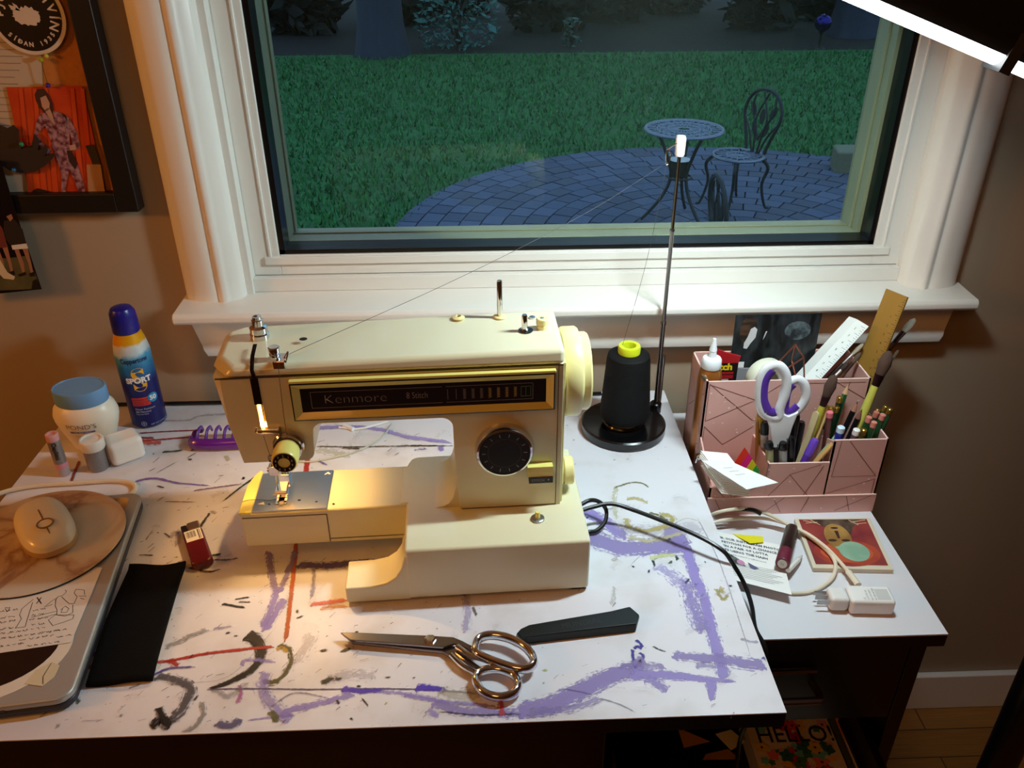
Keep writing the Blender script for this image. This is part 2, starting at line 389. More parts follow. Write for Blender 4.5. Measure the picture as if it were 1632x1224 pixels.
#====================================================================== OUTSIDE
G = -.85
grm = bpy.data.materials.new('lawn'); grm.use_nodes = True; nt = grm.node_tree; L = nt.links.new
bs = nt.nodes['Principled BSDF']; tcn = nt.nodes.new('ShaderNodeTexCoord'); n1 = nt.nodes.new('ShaderNodeTexNoise'); n1.inputs['Scale'].default_value = 9; n1.inputs['Detail'].default_value = 8
n1.inputs['Roughness'].default_value = .75
rr = nt.nodes.new('ShaderNodeValToRGB'); rr.color_ramp.elements[0].color = lin('#1b4a24'); rr.color_ramp.elements[1].color = lin('#2c7038'); rr.color_ramp.elements[0].position = .4; rr.color_ramp.elements[1].position = .62
L(tcn.outputs['Object'], n1.inputs[0]); L(n1.outputs[0], rr.inputs[0]); L(rr.outputs[0], bs.inputs['Base Color']); bs.inputs['Roughness'].default_value = .9
struct(MB().box((-14, .14, G-.1), (16, 13.4, G)).build('ground_lawn', grm, smooth=False))
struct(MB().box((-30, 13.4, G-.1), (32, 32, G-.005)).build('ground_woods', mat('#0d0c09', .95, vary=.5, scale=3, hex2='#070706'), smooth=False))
# fan of pavers laid in rings
pc = (1.95, 4.75); b = MB()
PAV = [mat(h, .8, vary=.12, scale=25, bump=.3) for h in ('#48526c', '#414a62', '#505872', '#454b5f')]
b.mat(mat('#20242c', .95)); b.lathe([(.0001, G), (2.6, G), (2.6, G+.012), (.0001, G+.012)], 96, Matrix.Translation((pc[0], pc[1], 0)), cap=False)
for i in range(16):
    r0 = .04+i*.163; r1 = r0+.152; n = max(6, int(2*PI*(r0+r1)/2/.20))
    for k in range(n):
        a0 = 2*PI*(k+.5*(i % 2))/n; a1 = a0+2*PI/n-.014/r1; b.mat(random.choice(PAV))
        ar = [a0, (a0+a1)/2, a1]
        p = [(pc[0]+r1*math.cos(a), pc[1]+r1*math.sin(a)) for a in ar]+[(pc[0]+r0*math.cos(a), pc[1]+r0*math.sin(a)) for a in ar[::-1]]
        b.prism(p, G+.012, G+.03+random.uniform(-.002, .002))
struct(b.build('patio', None, smooth=False))
# grass blades over the lawn
b = MB(); GM = [mat(h, .7, vary=.2, scale=3) for h in ('#2c7a3a', '#226630', '#3a8a44', '#1b5227')]
for _ in range(84000):
    y = .9+12.3*random.random()**1.25; x = random.uniform(-.62, .80)*(y+1.4)+.1
    if (x-pc[0])**2+(y-pc[1])**2 < 2.58**2: continue
    h = random.uniform(.035, .085); a = random.uniform(0, PI); wd = random.uniform(.004, .009)*(1+y*.08)
    dx, dy = math.cos(a)*wd, math.sin(a)*wd; lx, ly = random.uniform(-.04, .04), random.uniform(-.04, .04)
    b.cur = 0; b.mat(GM[random.randrange(4)])
    b.add([(x-dx, y-dy, G), (x+dx, y+dy, G), (x+lx, y+ly, G+h)], [(0, 1, 2)])
g = b.build('lawn_grass', None, smooth=False, loc=(0, 6, G)); tag(g, 'short green grass blades covering the lawn beyond the window', 'grass'); g['kind'] = 'stuff'
BARK = mat('#2e3546', .9, vary=.35, scale=5, bump=1, stretch=(6, 6, .5))
def trunk(x, y, r, label, h=7):
    o = thing('tree', label, 'tree', (x, y, G)); b = MB(); n = 28; prof = []
    for z, k in ((-.1, 1.45), (.15, 1.25), (.5, 1.08), (1.2, 1), (3, .95), (h, .8)):
        for i in range(n):
            a = 2*PI*i/n; rad = r*k*(1+.05*math.sin(7*a)+.035*math.sin(13*a+z*.4)); prof.append((x+rad*math.cos(a), y+rad*math.sin(a), G+z))
    b.add(prof, [(j*n+i, j*n+(i+1) % n, (j+1)*n+(i+1) % n, (j+1)*n+i) for j in range(5) for i in range(n)])
    b.build('trunk', BARK, o, ang=80)
    b = MB(); rnd = random.Random(int(x*10))
    for _ in range(700):
        c = Vector((x+rnd.gauss(0, 1.6), y+rnd.gauss(0, 1.6), G+h+rnd.gauss(0, .9))); v = Vector((rnd.gauss(0, .2), rnd.gauss(0, .2), rnd.gauss(0, .1))); u = v.orthogonal()*.6
        b.add([c-v, c+u, c+v, c-u], [(0, 1, 2, 3)])
    b.build('crown', mat('#1f3a22', .8), o, smooth=False)
trunk(-1.56, 13.35, .33, 'thick dark tree trunk at the lawn edge on the left'); trunk(6.75, 15.0, .34, 'dark tree trunk at the lawn edge behind the blue globe')
def bush(x, y, sx_, sy_, h, hexc, label, nleaf=900, ls=.09, name='shrub', group=None):
    o = thing(name, label, 'shrub', (x, y, G), group=group); rnd = random.Random(int(x*100+y*7)); b = MB()
    for _ in range(nleaf):
        a = rnd.uniform(0, 2*PI); q = rnd.random()**.5; zz = rnd.random()
        k = math.sin(min(1, zz*1.15+.25)*PI*.8)**.5 if zz < .95 else .5
        c = Vector((x+math.cos(a)*q*sx_*k, y+math.sin(a)*q*sy_*k, G+zz*h)); v = Vector((rnd.gauss(0, ls), rnd.gauss(0, ls), rnd.gauss(0, ls*.7))); u = Vector((rnd.gauss(0, 1), rnd.gauss(0, 1), rnd.gauss(0, 1))).cross(v).normalized()*v.length*.38
        b.add([c-v, c+u, c+v, c-u], [(0, 1, 2, 3)])
    b.build('foliage', mat(hexc, .7, vary=.3, scale=4), o, smooth=False)
    b = MB()
    for k in range(5): b.tube([(x, y, G), (x+rnd.uniform(-.4, .4)*sx_, y+rnd.uniform(-.4, .4)*sy_, G+h*.5), (x+rnd.uniform(-.7, .7)*sx_, y+rnd.uniform(-.7, .7)*sy_, G+h*.9)], .02, 5)
    b.build('stem', mat('#2a2420', .9), o)
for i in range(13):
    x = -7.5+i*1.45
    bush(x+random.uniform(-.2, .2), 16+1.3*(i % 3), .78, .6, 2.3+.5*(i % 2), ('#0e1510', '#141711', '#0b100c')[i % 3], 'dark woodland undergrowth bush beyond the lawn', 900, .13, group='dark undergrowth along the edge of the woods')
bush(-.35, 14.0, .75, .4, 1.25, '#3f7470', 'pale blue green leafy shrub to the right of the left tree', 1100, .035)
bush(1.55, 14.0, .2, .2, .45, '#2f5a52', 'small pale sapling at the middle of the lawn edge', 110, .03)
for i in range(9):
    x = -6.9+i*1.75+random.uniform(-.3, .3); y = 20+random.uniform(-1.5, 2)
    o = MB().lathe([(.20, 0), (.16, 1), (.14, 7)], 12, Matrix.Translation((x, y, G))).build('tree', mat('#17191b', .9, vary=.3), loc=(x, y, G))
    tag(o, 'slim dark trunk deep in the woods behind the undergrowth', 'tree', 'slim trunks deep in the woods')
# gazing ball
p = PZ(1305, 78, G)
o = thing('gazing_ball', 'dark blue glass gazing ball on a slim stand on the lawn', 'garden ornament', p)
MB().lathe([(.10, 0), (.09, .02), (.025, .05), (.02, .22), (.05, .27), (.07, .3)], 20, Matrix.Translation(p)).build('stand', mat('#151515', .5), o)
MB().sphere((p.x, p.y, G+.40), .135, 24).build('globe', mat('#23206e', .08, .9, vary=.05), o)
# small stone at patio edge
p = Vector((3.46, 6.5, G))
b = MB(); b.prism([(p.x-.22, p.y-.1), (p.x+.3, p.y-.16), (p.x+.34, p.y+.16), (p.x-.16, p.y+.18)], G, G+.22)
tag(b.build('stone_block', mat('#6d6f5c', .9, vary=.15, bump=.4), loc=p, bevel=.02), 'pale stone block lying at the far right edge of the patio', 'stone')
# bistro set
IRON = mat('#20242e', .45, .4, vary=.2); IRON2 = mat('#7d879a', .45, .5, vary=.2)
GP = G+.03
def bistro_table(cx, cy):
    o = thing('bistro_table', 'round cast iron bistro table with pierced pale top on the patio', 'table', (cx, cy, GP)); b = MB(); zt = GP+.70
    T = Matrix.Translation((cx, cy, zt))
    for r in (.285, .20, .12, .05): b.tube([(cx+r*math.cos(2*PI*k/36), cy+r*math.sin(2*PI*k/36), zt) for k in range(36)], .007 if r < .28 else .014, 6, True, False)
    for k in range(24):
        a = 2*PI*k/24; b.tube([(cx+.05*math.cos(a), cy+.05*math.sin(a), zt), (cx+.285*math.cos(a+.12), cy+.285*math.sin(a+.12), zt)], .0045, 5, smooth=False)
    for k in range(16):
        a = 2*PI*k/16; c = (cx+.243*math.cos(a), cy+.243*math.sin(a)); b.tube([(c[0]+.03*math.cos(2*PI*j/8), c[1]+.03*math.sin(2*PI*j/8), zt) for j in range(8)], .0042, 5, True, False)
        c = (cx+.16*math.cos(a), cy+.16*math.sin(a)); b.tube([(c[0]+.025*math.cos(2*PI*j/8), c[1]+.025*math.sin(2*PI*j/8), zt) for j in range(8)], .0042, 5, True, False)
    b.build('tabletop', IRON2, o)
    for k in range(3):
        a = 2*PI*k/3+1.1; d = Vector((math.cos(a), math.sin(a), 0)); C = Vector((cx, cy, 0))
        pts = [C+d*.20+Vector((0, 0, zt-.01)), C+d*.13+Vector((0, 0, GP+.55)), C+d*.07+Vector((0, 0, GP+.36)), C+d*.12+Vector((0, 0, GP+.2)), C+d*.23+Vector((0, 0, GP+.06)), C+d*.28+Vector((0, 0, GP+.012))]
        MB().tube(pts, .013, 8).build('leg', IRON, o)
    b = MB(); b.tube([(cx+.09*math.cos(2*PI*j/16), cy+.09*math.sin(2*PI*j/16), GP+.34) for j in range(16)], .008, 6, True, False); b.build('leg_ring', IRON, o)
bistro_table(1.54, 5.21)
def bistro_chair(cx, cy, rz, label):
    o = thing('bistro_chair', label, 'chair', (cx, cy, GP), rz); zs = .42
    b = MB(); b.tube([(.20*math.cos(2*PI*k/28), .19*math.sin(2*PI*k/28), zs) for k in range(28)], .013, 6, True, False)
    b.tube([(.09*math.cos(2*PI*k/20), .09*math.sin(2*PI*k/20), zs) for k in range(20)], .009, 6, True, False)
    for k in range(16): a = 2*PI*k/16; b.tube([(.0*math.cos(a), .0*math.sin(a), zs), (.19*math.cos(a), .18*math.sin(a), zs)], .005, 5, smooth=False)
    b.build('seat', IRON2, o, local=True)
    for sx_, sy_ in ((-1, -1), (1, -1), (-1, 1), (1, 1)):
        MB().tube([(.12*sx_, .12*sy_, zs), (.17*sx_, .17*sy_, zs-.08), (.15*sx_, .15*sy_, .2), (.17*sx_, .19*sy_, .03), (.19*sx_, .22*sy_, .012)], .012, 7, taper=(1.3, .7)).build('leg', IRON, o, local=True)
    b = MB()   # curved leaf back, local +y is the rear
    yb = lambda z: .17+.10*(z-zs)
    F = lambda x, z: (x, yb(z), z)
    b.tube([F(-.10, zs), F(-.13, zs+.1), F(-.20, zs+.28), F(-.17, zs+.40), F(-.07, zs+.47), F(.07, zs+.47), F(.17, zs+.40), F(.20, zs+.28), F(.13, zs+.1), F(.10, zs)], .013, 7)
    for s_ in (-1, 1):
        b.tube([F(.02*s_, zs), F(.05*s_, zs+.18), F(.12*s_, zs+.33), F(.11*s_, zs+.43)], .009, 6)
        b.tube([F(.04*s_, zs), F(.10*s_, zs+.14), F(.185*s_, zs+.25)], .008, 6)
        b.tube([F(0, zs+.1), F(.06*s_, zs+.25), F(0, zs+.40), F(-.03*s_, zs+.46)], .008, 6)
    for cx2, cz, tlt in ((-.11, .32, .5), (.11, .32, -.5), (0, .28, 0), (-.06, .18, .4), (.06, .18, -.4)):
        b.prism([(cx2+.028*math.cos(t_)*math.cos(tlt)-.06*math.sin(t_)*math.sin(tlt), cz+zs+.028*math.cos(t_)*math.sin(tlt)+.06*math.sin(t_)*math.cos(tlt)) for t_ in [2*PI*j/10 for j in range(10)]], 0, .006, lambda x, z, d: (x, yb(z)+d, z))
    b.build('backrest', IRON, o, local=True)
bistro_chair(2.06, 5.50, -PI/2+.45, 'cast iron bistro chair with leaf back to the right of the patio table')
p = PZ(1128, 300, GP+.80); bistro_chair(p.x+.235, p.y-.13, PI/2-.02, 'near iron bistro chair whose back top shows just above the window sill')
p = PZ(1085, 300, GP+.03)
o = thing('plant_pot', 'small dark pot with a white rim under the bistro table', 'pot', (1.53, 5.2, GP+.345)); b = MB()
b.lathe([(.055, 0), (.075, .12), (.082, .13), (.07, .13), (.052, .01)], 20, Matrix.Translation((1.53, 5.2, GP+.345))); b.build('pot', mat('#15161a', .5), o)
MB().lathe([(.0001, .11), (.071, .115), (.082, .133), (.0001, .14)], 20, Matrix.Translation((1.53, 5.2, GP+.345))).build('white_filling', mat('#e8ecee', .6), o)

#====================================================================== DESK
D = .74
dk = thing('desk', 'white topped desk stained with purple, black and red paint', 'desk', (-.13, -.3, FZ))
def DP(u, v, z=D): return PZ(u, v, z)
th = .0046; cth, sth = math.cos(th), math.sin(th); DX1, DY1 = .3189, -.012
def dl(x, y, z): return Vector((DX1+x*cth-y*sth, DY1+x*sth+y*cth, z))
WTOP = bpy.data.materials.new('white_laminate'); WTOP.use_nodes = True; nt = WTOP.node_tree; L = nt.links.new
bs = nt.nodes['Principled BSDF']; tcn = nt.nodes.new('ShaderNodeTexCoord'); n1 = nt.nodes.new('ShaderNodeTexNoise'); n1.inputs['Scale'].default_value = 14; n1.inputs['Detail'].default_value = 6
rr = nt.nodes.new('ShaderNodeValToRGB'); rr.color_ramp.elements[0].position = .28; rr.color_ramp.elements[0].color = lin('#cbc8ca'); rr.color_ramp.elements[1].position = .5; rr.color_ramp.elements[1].color = lin('#dcdce4')
L(tcn.outputs['Object'], n1.inputs[0]); L(n1.outputs[0], rr.inputs[0]); L(rr.outputs[0], bs.inputs['Base Color']); bs.inputs['Roughness'].default_value = .42
EDGE = mat('#0c0d1c', .4)
b = MB(); b.mat(WTOP); W_, H_ = -.905, -.6007
Z1 = D; Z0 = D-.02; c = [dl(W_, H_, 0), dl(0, H_, 0), dl(0, 0, 0), dl(W_, 0, 0)]
b.add([(p.x, p.y, Z1) for p in c]+[(p.x, p.y, Z1-.0012) for p in c], [(0, 1, 2, 3), (0, 4, 5, 1), (1, 5, 6, 2), (2, 6, 7, 3), (3, 7, 4, 0)])
b.mat(EDGE); b.add([(p.x, p.y, Z1-.0012) for p in c]+[(p.x, p.y, Z0) for p in c], [(0, 4, 5, 1), (1, 5, 6, 2), (2, 6, 7, 3), (3, 7, 4, 0), (4, 7, 6, 5)])
layer = [0]
def stroke(pts, wpx, hexc, op=.9, dry=.4, taper=(1, 1), k=6):
    """paint smear lying on the worktop: way points on its surface and a width"""
    P = [DP(*p) for p in pts]; sc = (DP(pts[0][0]+1, pts[0][1])-DP(*pts[0])).length
    P = spline(P, k=k) if len(P) > 2 else [P[0].lerp(P[1], i/8) for i in range(9)]
    wm = wpx*sc*.62; layer[0] += 1; z = D+.00006*layer[0]*.12+.00008; n = len(P); vs = []; uvs = []; s_ = random.uniform(0, 9); acc = 0
    for i, p in enumerate(P):
        a = P[max(0, i-1)]; bb = P[min(n-1, i+1)]; t_ = (bb-a).normalized(); nn = Vector((-t_.y, t_.x, 0)); f = i/(n-1)
        ww = wm*(taper[0]+(taper[1]-taper[0])*f)*(1 if 0 < i < n-1 else .55)
        if i: acc += (p-P[i-1]).length
        for q in (-1, 0, 1):
            vv = p+nn*ww*q; vs.append((vv.x, vv.y, z)); uvs.append((s_+acc, float(q) if 0 < i < n-1 else (.95 if q == 0 else 1.0*q)))
    for i_, v_ in enumerate(vs):
        lx = (v_[0]-DX1)*cth+(v_[1]-DY1)*sth; ly = -(v_[0]-DX1)*sth+(v_[1]-DY1)*cth; lx = min(max(lx, W_+.001), -.001); ly = min(max(ly, H_+.001), -.001); q_ = dl(lx, ly, z); vs[i_] = (q_.x, q_.y, z)
    b.mat(paint(hexc, op, dry)); fs = []; fu = []
    for i in range(n-1):
        for q in (0, 1):
            f = (i*3+q, i*3+3+q, i*3+4+q, i*3+1+q); f = f[::-1]; fs.append(f); fu.append([uvs[j] for j in f])
    b.add(vs, fs, fu)
def blob(u, v, ru, rv, hexc, op=.95, dry=.15, rot=None, n=11):
    c0 = DP(u, v); sc = (DP(u+1, v)-c0).length; layer[0] += .2; z = D+.00006*layer[0]*.12+.00008
    rot = random.uniform(0, PI) if rot is None else rot; s_ = random.uniform(0, 9)
    vs = [(c0.x, c0.y, z)]; uv = [(s_, 0)]
    for k in range(n):
        a = 2*PI*k/n; rr_ = random.uniform(.55, 1.15); x = ru*sc*rr_*math.cos(a); y = rv*sc*rr_*math.sin(a)
        vs.append((c0.x+x*math.cos(rot)-y*math.sin(rot), c0.y+x*math.sin(rot)+y*math.cos(rot), z)); uv.append((s_+.01*math.cos(a), 1))
    b.mat(paint(hexc, op, dry)); b.add(vs, [(0, 1+k, 1+(k+1) % n) for k in range(n)], [[uv[0], uv[1+k], uv[1+(k+1) % n]] for k in range(n)])
LAV = '#9686cf'; LAV2 = '#8f7fc0'; VIO = '#4b35b8'; BK = '#1c1a1c'; GY = '#6e6b70'; RD = '#a82c24'; OL = '#6b6626'; MUS = '#b8a63c'; GRN = '#16301e'; MAU = '#7a4a86'
# right hand half
stroke([(932, 852), (985, 872), (1040, 872), (1100, 868)], 46, LAV2, .72, .25)
stroke([(926, 812), (960, 830), (1000, 858)], 30, LAV, .8, .35)
stroke([(1058, 850), (1075, 852), (1092, 872)], 34, LAV2, .8, .2)
stroke([(985, 845), (1060, 845), (1120, 840)], 40, '#b9b0c4', .3, .5)
stroke([(1094, 872), (1106, 914), (1120, 949), (1134, 1004), (1145, 1045), (1154, 1084)], 22, LAV, .85, .25)
stroke([(1046, 900), (1090, 934), (1106, 972), (1120, 1010)], 34, '#a99ed8', .5, .75)
stroke([(1092, 920), (1104, 965), (1122, 1010)], 26, LAV, .45, .6)
stroke([(824, 1137), (868, 1126), (912, 1108), (962, 1083), (1003, 1070), (1028, 1068)], 44, LAV2, .85, .22, (1, .9))
stroke([(1003, 1074), (1074, 1077), (1118, 1082), (1173, 1086)], 24, LAV, .85, .25, (1.2, .35))
stroke([(1028, 1082), (1048, 1090), (1064, 1102)], 22, LAV, .7, .45)
stroke([(1133, 1085), (1134, 1100), (1134, 1118)], 26, LAV, .9, .15, (1, .3))
stroke([(1070, 1044), (1133, 1050), (1174, 1055), (1222, 1062)], 34, LAV2, .75, .4, (.6, 1.1))
stroke([(985, 1062), (1030, 1060), (1062, 1064)], 18, LAV2, .6, .5)
stroke([(1108, 1060), (1140, 1062)], 18, LAV2, .5, .5)
stroke([(838, 1136), (905, 1130), (960, 1112)], 22, LAV2, .5, .6)
stroke([(898, 1098), (925, 1103), (945, 1108)], 4, '#6a5a96', .8, .3)
stroke([(955, 1113), (985, 1122), (1012, 1135)], 4, '#8f8f9c', .8, .4)
for q in (((1013, 1020), (1021, 1026), (1024, 1032)), ((1010, 1034), (1016, 1030), (1023, 1035)), ((1008, 1035), (1009, 1048), (1013, 1065)), ((1019, 1040), (1025, 1046), (1022, 1054))): stroke(list(q), 7, '#2f2590', .95, .3)
stroke([(1008, 1060), (1020, 1050), (1026, 1060)], 14, LAV2, .7, .4)
stroke([(978, 778), (1003, 770), (1022, 770), (1034, 777)], 5, OL, .8, .5)
stroke([(998, 795), (1015, 795), (1033, 802)], 12, MUS, .5, .5)
stroke([(998, 826), (1004, 840), (1030, 846), (1062, 838), (1072, 826), (1050, 818)], 14, MUS, .6, .6)
stroke([(1035, 816), (1050, 822), (1066, 832)], 8, OL, .8, .7)
stroke([(1000, 856), (1040, 862), (1090, 848)], 12, '#cfc79a', .6, .5)
stroke([(982, 776), (978, 800), (984, 828)], 10, '#c9c49e', .5, .7)
stroke([(1035, 890), (1055, 886), (1076, 884)], 10, '#cfd39a', .8, .4)
blob(1069, 896, 7, 5, GRN, 1, .05); blob(1079, 890, 8, 5, GRN, 1, .05, 1.4); stroke([(1040, 893), (1044, 903)], 5, GRN, .9, .3)
blob(1034, 911, 6, 3, '#1b1f50', 1, .1, 1.3); blob(1009, 903, 5, 3, BK); stroke([(1092, 930), (1099, 922)], 4, '#1b1f50', 1, .2); blob(1164, 934, 5, 4, '#1b1f50', 1, .05)
blob(936, 825, 5, 3, '#2b2580', 1, .1, .6); blob(1150, 942, 15, 9, '#a99a55', .85, .35, 1.2); stroke([(1140, 938), (1152, 955), (1160, 948)], 9, '#a99a55', .8, .5)
blob(1124, 896, 4, 2.5, BK); blob(1108, 931, 4, 2, '#3a2f6a'); blob(1047, 1034, 6, 3, BK, .9, .4); stroke([(1040, 1030), (1052, 1036), (1062, 1039)], 4, BK, .85, .6)
stroke([(980, 935), (978, 950), (975, 965)], 10, '#a9a89a', .35, .6); blob(868, 1069, 7, 4, '#a9b45c', .8, .3, 0); blob(866, 1089, 4, 2, '#8a9a60', .6, .4)
stroke([(985, 890), (976, 895)], 10, '#b3a68e', .5, .5)
stroke([(1180, 1018), (1200, 1024), (1208, 1022)], 8, '#9a92b0', .5, .5); stroke([(1214, 1048), (1226, 1054), (1230, 1062)], 9, '#5a4a9a', .8, .5)
stroke([(1112, 826), (1150, 905), (1196, 1045)], 2.2, '#a8a8b4', .5, .2); stroke([(1000, 905), (1080, 832), (1115, 830)], 1.6, '#b8b8c4', .4, .2)
stroke([(905, 940), (925, 935)], 3, GY, .5, .5)
# middle, front
stroke([(392, 1013), (407, 1019), (416, 1040), (407, 1062), (389, 1076), (361, 1089), (334, 1098)], 26, BK, .97, .22, (1.1, .35))
stroke([(444, 1028), (461, 1036), (464, 1055), (452, 1076), (436, 1088), (418, 1085)], 12, '#4f4a24', .9, .5)
stroke([(440, 1036), (450, 1032), (458, 1040)], 10, '#c29a34', .7, .4)
stroke([(127, 1064), (190, 1060), (265, 1054), (330, 1042), (401, 1034), (437, 1031)], 8, RD, .95, .25)
stroke([(270, 1052), (285, 1062)], 16, RD, .8, .6)
stroke([(500, 672), (490, 735), (487, 760)], 9, RD, .95, .1)
stroke([(473, 862), (466, 930), (461, 975), (455, 1024)], 8, '#b2531f', .95, .2)
stroke([(455, 955), (440, 975), (420, 1008)], 20, LAV, .75, .4)
stroke([(428, 878), (433, 915), (441, 948)], 14, LAV2, .75, .35); stroke([(472, 876), (458, 915), (444, 948)], 12, LAV2, .75, .35); stroke([(441, 945), (430, 975), (418, 1000)], 16, LAV, .7, .4)
stroke([(472, 900), (520, 902), (558, 898), (600, 896), (645, 890)], 20, '#5d4a86', .9, .3)
stroke([(500, 905), (500, 930), (496, 955)], 9, '#8d86a4', .6, .5)
stroke([(425, 1070), (418, 1095), (432, 1120), (450, 1140), (462, 1150)], 26, LAV, .55, .55)
stroke([(385, 1062), (395, 1052), (440, 1055)], 10, LAV, .6, .5)
stroke([(330, 1099), (400, 1098), (500, 1099), (600, 1098), (690, 1100), (760, 1106), (805, 1112)], 4, '#54486e', .9, .4)
stroke([(545, 1098), (575, 1102), (612, 1100)], 17, VIO, .92, .35, (1, .6)); stroke([(600, 1101), (660, 1108), (700, 1116)], 10, LAV, .6, .5)
stroke([(662, 1096), (685, 1097), (712, 1100)], 20, VIO, .92, .3, (1, .6))
stroke([(445, 1136), (515, 1120), (565, 1106)], 20, LAV, .7, .5); stroke([(395, 1148), (470, 1140)], 5, LAV, .7, .4)
stroke([(690, 1118), (730, 1132), (790, 1136), (830, 1138)], 26, LAV2, .7, .5); stroke([(680, 1132), (700, 1142)], 18, LAV, .6, .6)
stroke([(700, 1100), (735, 1110), (770, 1104)], 30, '#b8b4a4', .5, .6); stroke([(520, 1082), (560, 1076), (600, 1078)], 26, '#b0a8b4', .35, .6)
stroke([(700, 1134), (760, 1140), (830, 1138)], 4, '#2a2340', .9, .6); stroke([(640, 1108), (700, 1118), (790, 1126)], 9, LAV, .6, .4)
stroke([(797, 1108), (799, 1125), (800, 1142)], 12, '#b03340', .8, .5); stroke([(382, 1092), (384, 1108), (378, 1122)], 9, '#b04a9c', .6, .4)
blob(520, 1086, 20, 10, BK, .97, .25, .3); blob(540, 1083, 12, 5, BK, 1, .2, .2); blob(516, 1037, 13, 5, BK, .95, .4, .2); blob(552, 1036, 16, 6, BK, 1, .3, .5); blob(568, 1008, 6, 3, BK, 1, .1, .1)
blob(478, 984, 10, 4, '#3a3436', .95, .2, .4); blob(474, 975, 3, 8, '#3a3436', .95, .2, .3); stroke([(430, 1134), (440, 1145), (438, 1152)], 14, '#55582c', .85, .5); blob(615, 1122, 5, 3, '#a8b02c', .95, .1)
blob(618, 1080, 6, 3, BK); blob(560, 1146, 6, 4, BK); blob(572, 1094, 5, 4, BK); stroke([(577, 1113), (587, 1126)], 3, BK, .9, .2); stroke([(537, 1116), (541, 1123)], 4, BK, .9, .2)
stroke([(300, 1090), (370, 1075), (440, 1000)], 2, '#8a828c', .3, .5); stroke([(500, 1010), (470, 1060)], 30, '#bba8a4', .3, .7)
stroke([(494, 964), (520, 961), (553, 956)], 13, '#d4574a', .75, .4); stroke([(510, 970), (555, 966)], 14, '#d98a4a', .5, .5)
blob(660, 1081, 5, 3, GY); stroke([(430, 1128), (470, 1105), (520, 1112)], 4, '#7a6f90', .6, .5)
# left, front
stroke([(248, 1078), (280, 1084), (302, 1096), (296, 1120), (280, 1142), (258, 1155)], 26, '#54525a', .85, .5, (.8, 1))
stroke([(240, 1160), (256, 1148), (272, 1160)], 22, BK, .95, .35); stroke([(252, 1128), (258, 1140), (266, 1156)], 16, BK, .95, .35)
stroke([(322, 1118), (324, 1138), (308, 1160), (290, 1168)], 12, '#8a8a88', .7, .5); blob(313, 1113, 10, 4, BK, .9, .5)
stroke([(340, 1098), (365, 1110), (395, 1088)], 14, '#7a7882', .4, .6); stroke([(345, 1152), (365, 1158), (385, 1146)], 20, '#5a5680', .85, .5)
stroke([(262, 1033), (300, 1016), (333, 1003)], 16, '#8f8f92', .6, .6); stroke([(340, 1003), (355, 1001), (370, 998)], 8, '#9a90b0', .6, .5)
blob(364, 1009, 8, 4, BK, .95, .4, .2); blob(376, 1014, 8, 3, BK, .95, .4, 0); stroke([(354, 963), (372, 966), (391, 969)], 6, BK, .95, .3); stroke([(374, 956), (398, 952)], 4, BK, .9, .5); stroke([(380, 960), (400, 960)], 3, BK, .9, .5)
blob(193, 1142, 6, 5, '#5a5a5e', .7, .5); blob(92, 1158, 10, 7, '#8a8a8a', .6, .5); blob(110, 1122, 14, 8, '#6e7a78', .8, .5, .3); stroke([(100, 1125), (120, 1112), (126, 1122)], 8, '#4a5452', .8, .6)
stroke([(245, 1076), (270, 1066), (312, 1063)], 6, '#4a3c9a', .8, .4); stroke([(63, 1144), (90, 1125)], 3, '#6a4a5a', .6, .5); stroke([(140, 1084), (160, 1090)], 12, '#a8b0ae', .5, .6)
stroke([(205, 1098), (225, 1090)], 5, GY, .6, .5); stroke([(130, 1150), (165, 1148)], 3, '#a8a4a8', .5, .5); stroke([(135, 1062), (150, 1065)], 10, '#c87878', .5, .5)
stroke([(160, 1000), (168, 985)], 14, '#a58fd0', .4, .6); stroke([(140, 1045), (155, 1042)], 16, '#9a84d0', .6, .4)
# left, back
stroke([(222, 691), (270, 688), (322, 686)], 4, '#8a1e26', .95, .2); stroke([(226, 703), (270, 700), (325, 695)], 5, '#9a1e22', .95, .2)
stroke([(224, 702), (240, 706), (258, 706)], 20, '#cf4a34', .7, .55); stroke([(222, 698), (246, 699)], 8, '#a8242a', .9, .4)
stroke([(127, 735), (118, 757), (112, 774)], 5.5, '#8a3420', .95, .1)
stroke([(215, 768), (246, 763), (280, 770), (301, 772), (336, 775)], 8, '#7c5ba0', .85, .3, (1, .5)); stroke([(308, 783), (342, 778), (385, 772)], 5, '#8a5a78', .8, .4); stroke([(250, 775), (262, 778)], 4, BK, .9, .4)
stroke([(416, 756), (400, 766), (383, 778), (355, 800)], 8, '#2a3222', .95, .35, (.9, .5)); blob(388, 763, 7, 4, '#241c24', 1, .1)
stroke([(259, 721), (275, 720), (292, 718)], 8, '#3a4a2e', .9, .5); stroke([(304, 718), (328, 716)], 6, '#2e3a2a', .9, .5); blob(245, 724, 3, 2, BK); blob(303, 733, 7, 4, '#3c4038', .9, .3, -.5); stroke([(300, 730), (313, 722)], 2.5, BK, .8, .4)
blob(229, 719, 7, 4, '#153a26', 1, .1); stroke([(249, 755), (281, 737)], 2, BK, .8, .5); stroke([(262, 800), (312, 801)], 2.5, '#5a3a34', .8, .4); stroke([(250, 800), (262, 792)], 2.5, '#5a4a44', .7, .4)
stroke([(257, 671), (300, 670), (320, 663), (368, 660)], 7, '#b4afb4', .6, .5); stroke([(335, 818), (322, 836), (317, 845)], 6, '#3a3630', .95, .3)
stroke([(222, 885), (245, 886)], 4, BK, .9, .5); stroke([(352, 884), (338, 886)], 6, BK, .95, .4); blob(349, 884, 7, 3.5, BK, 1, .2, 0); stroke([(340, 893), (362, 893), (380, 890)], 5, '#26221e', .8, .6)
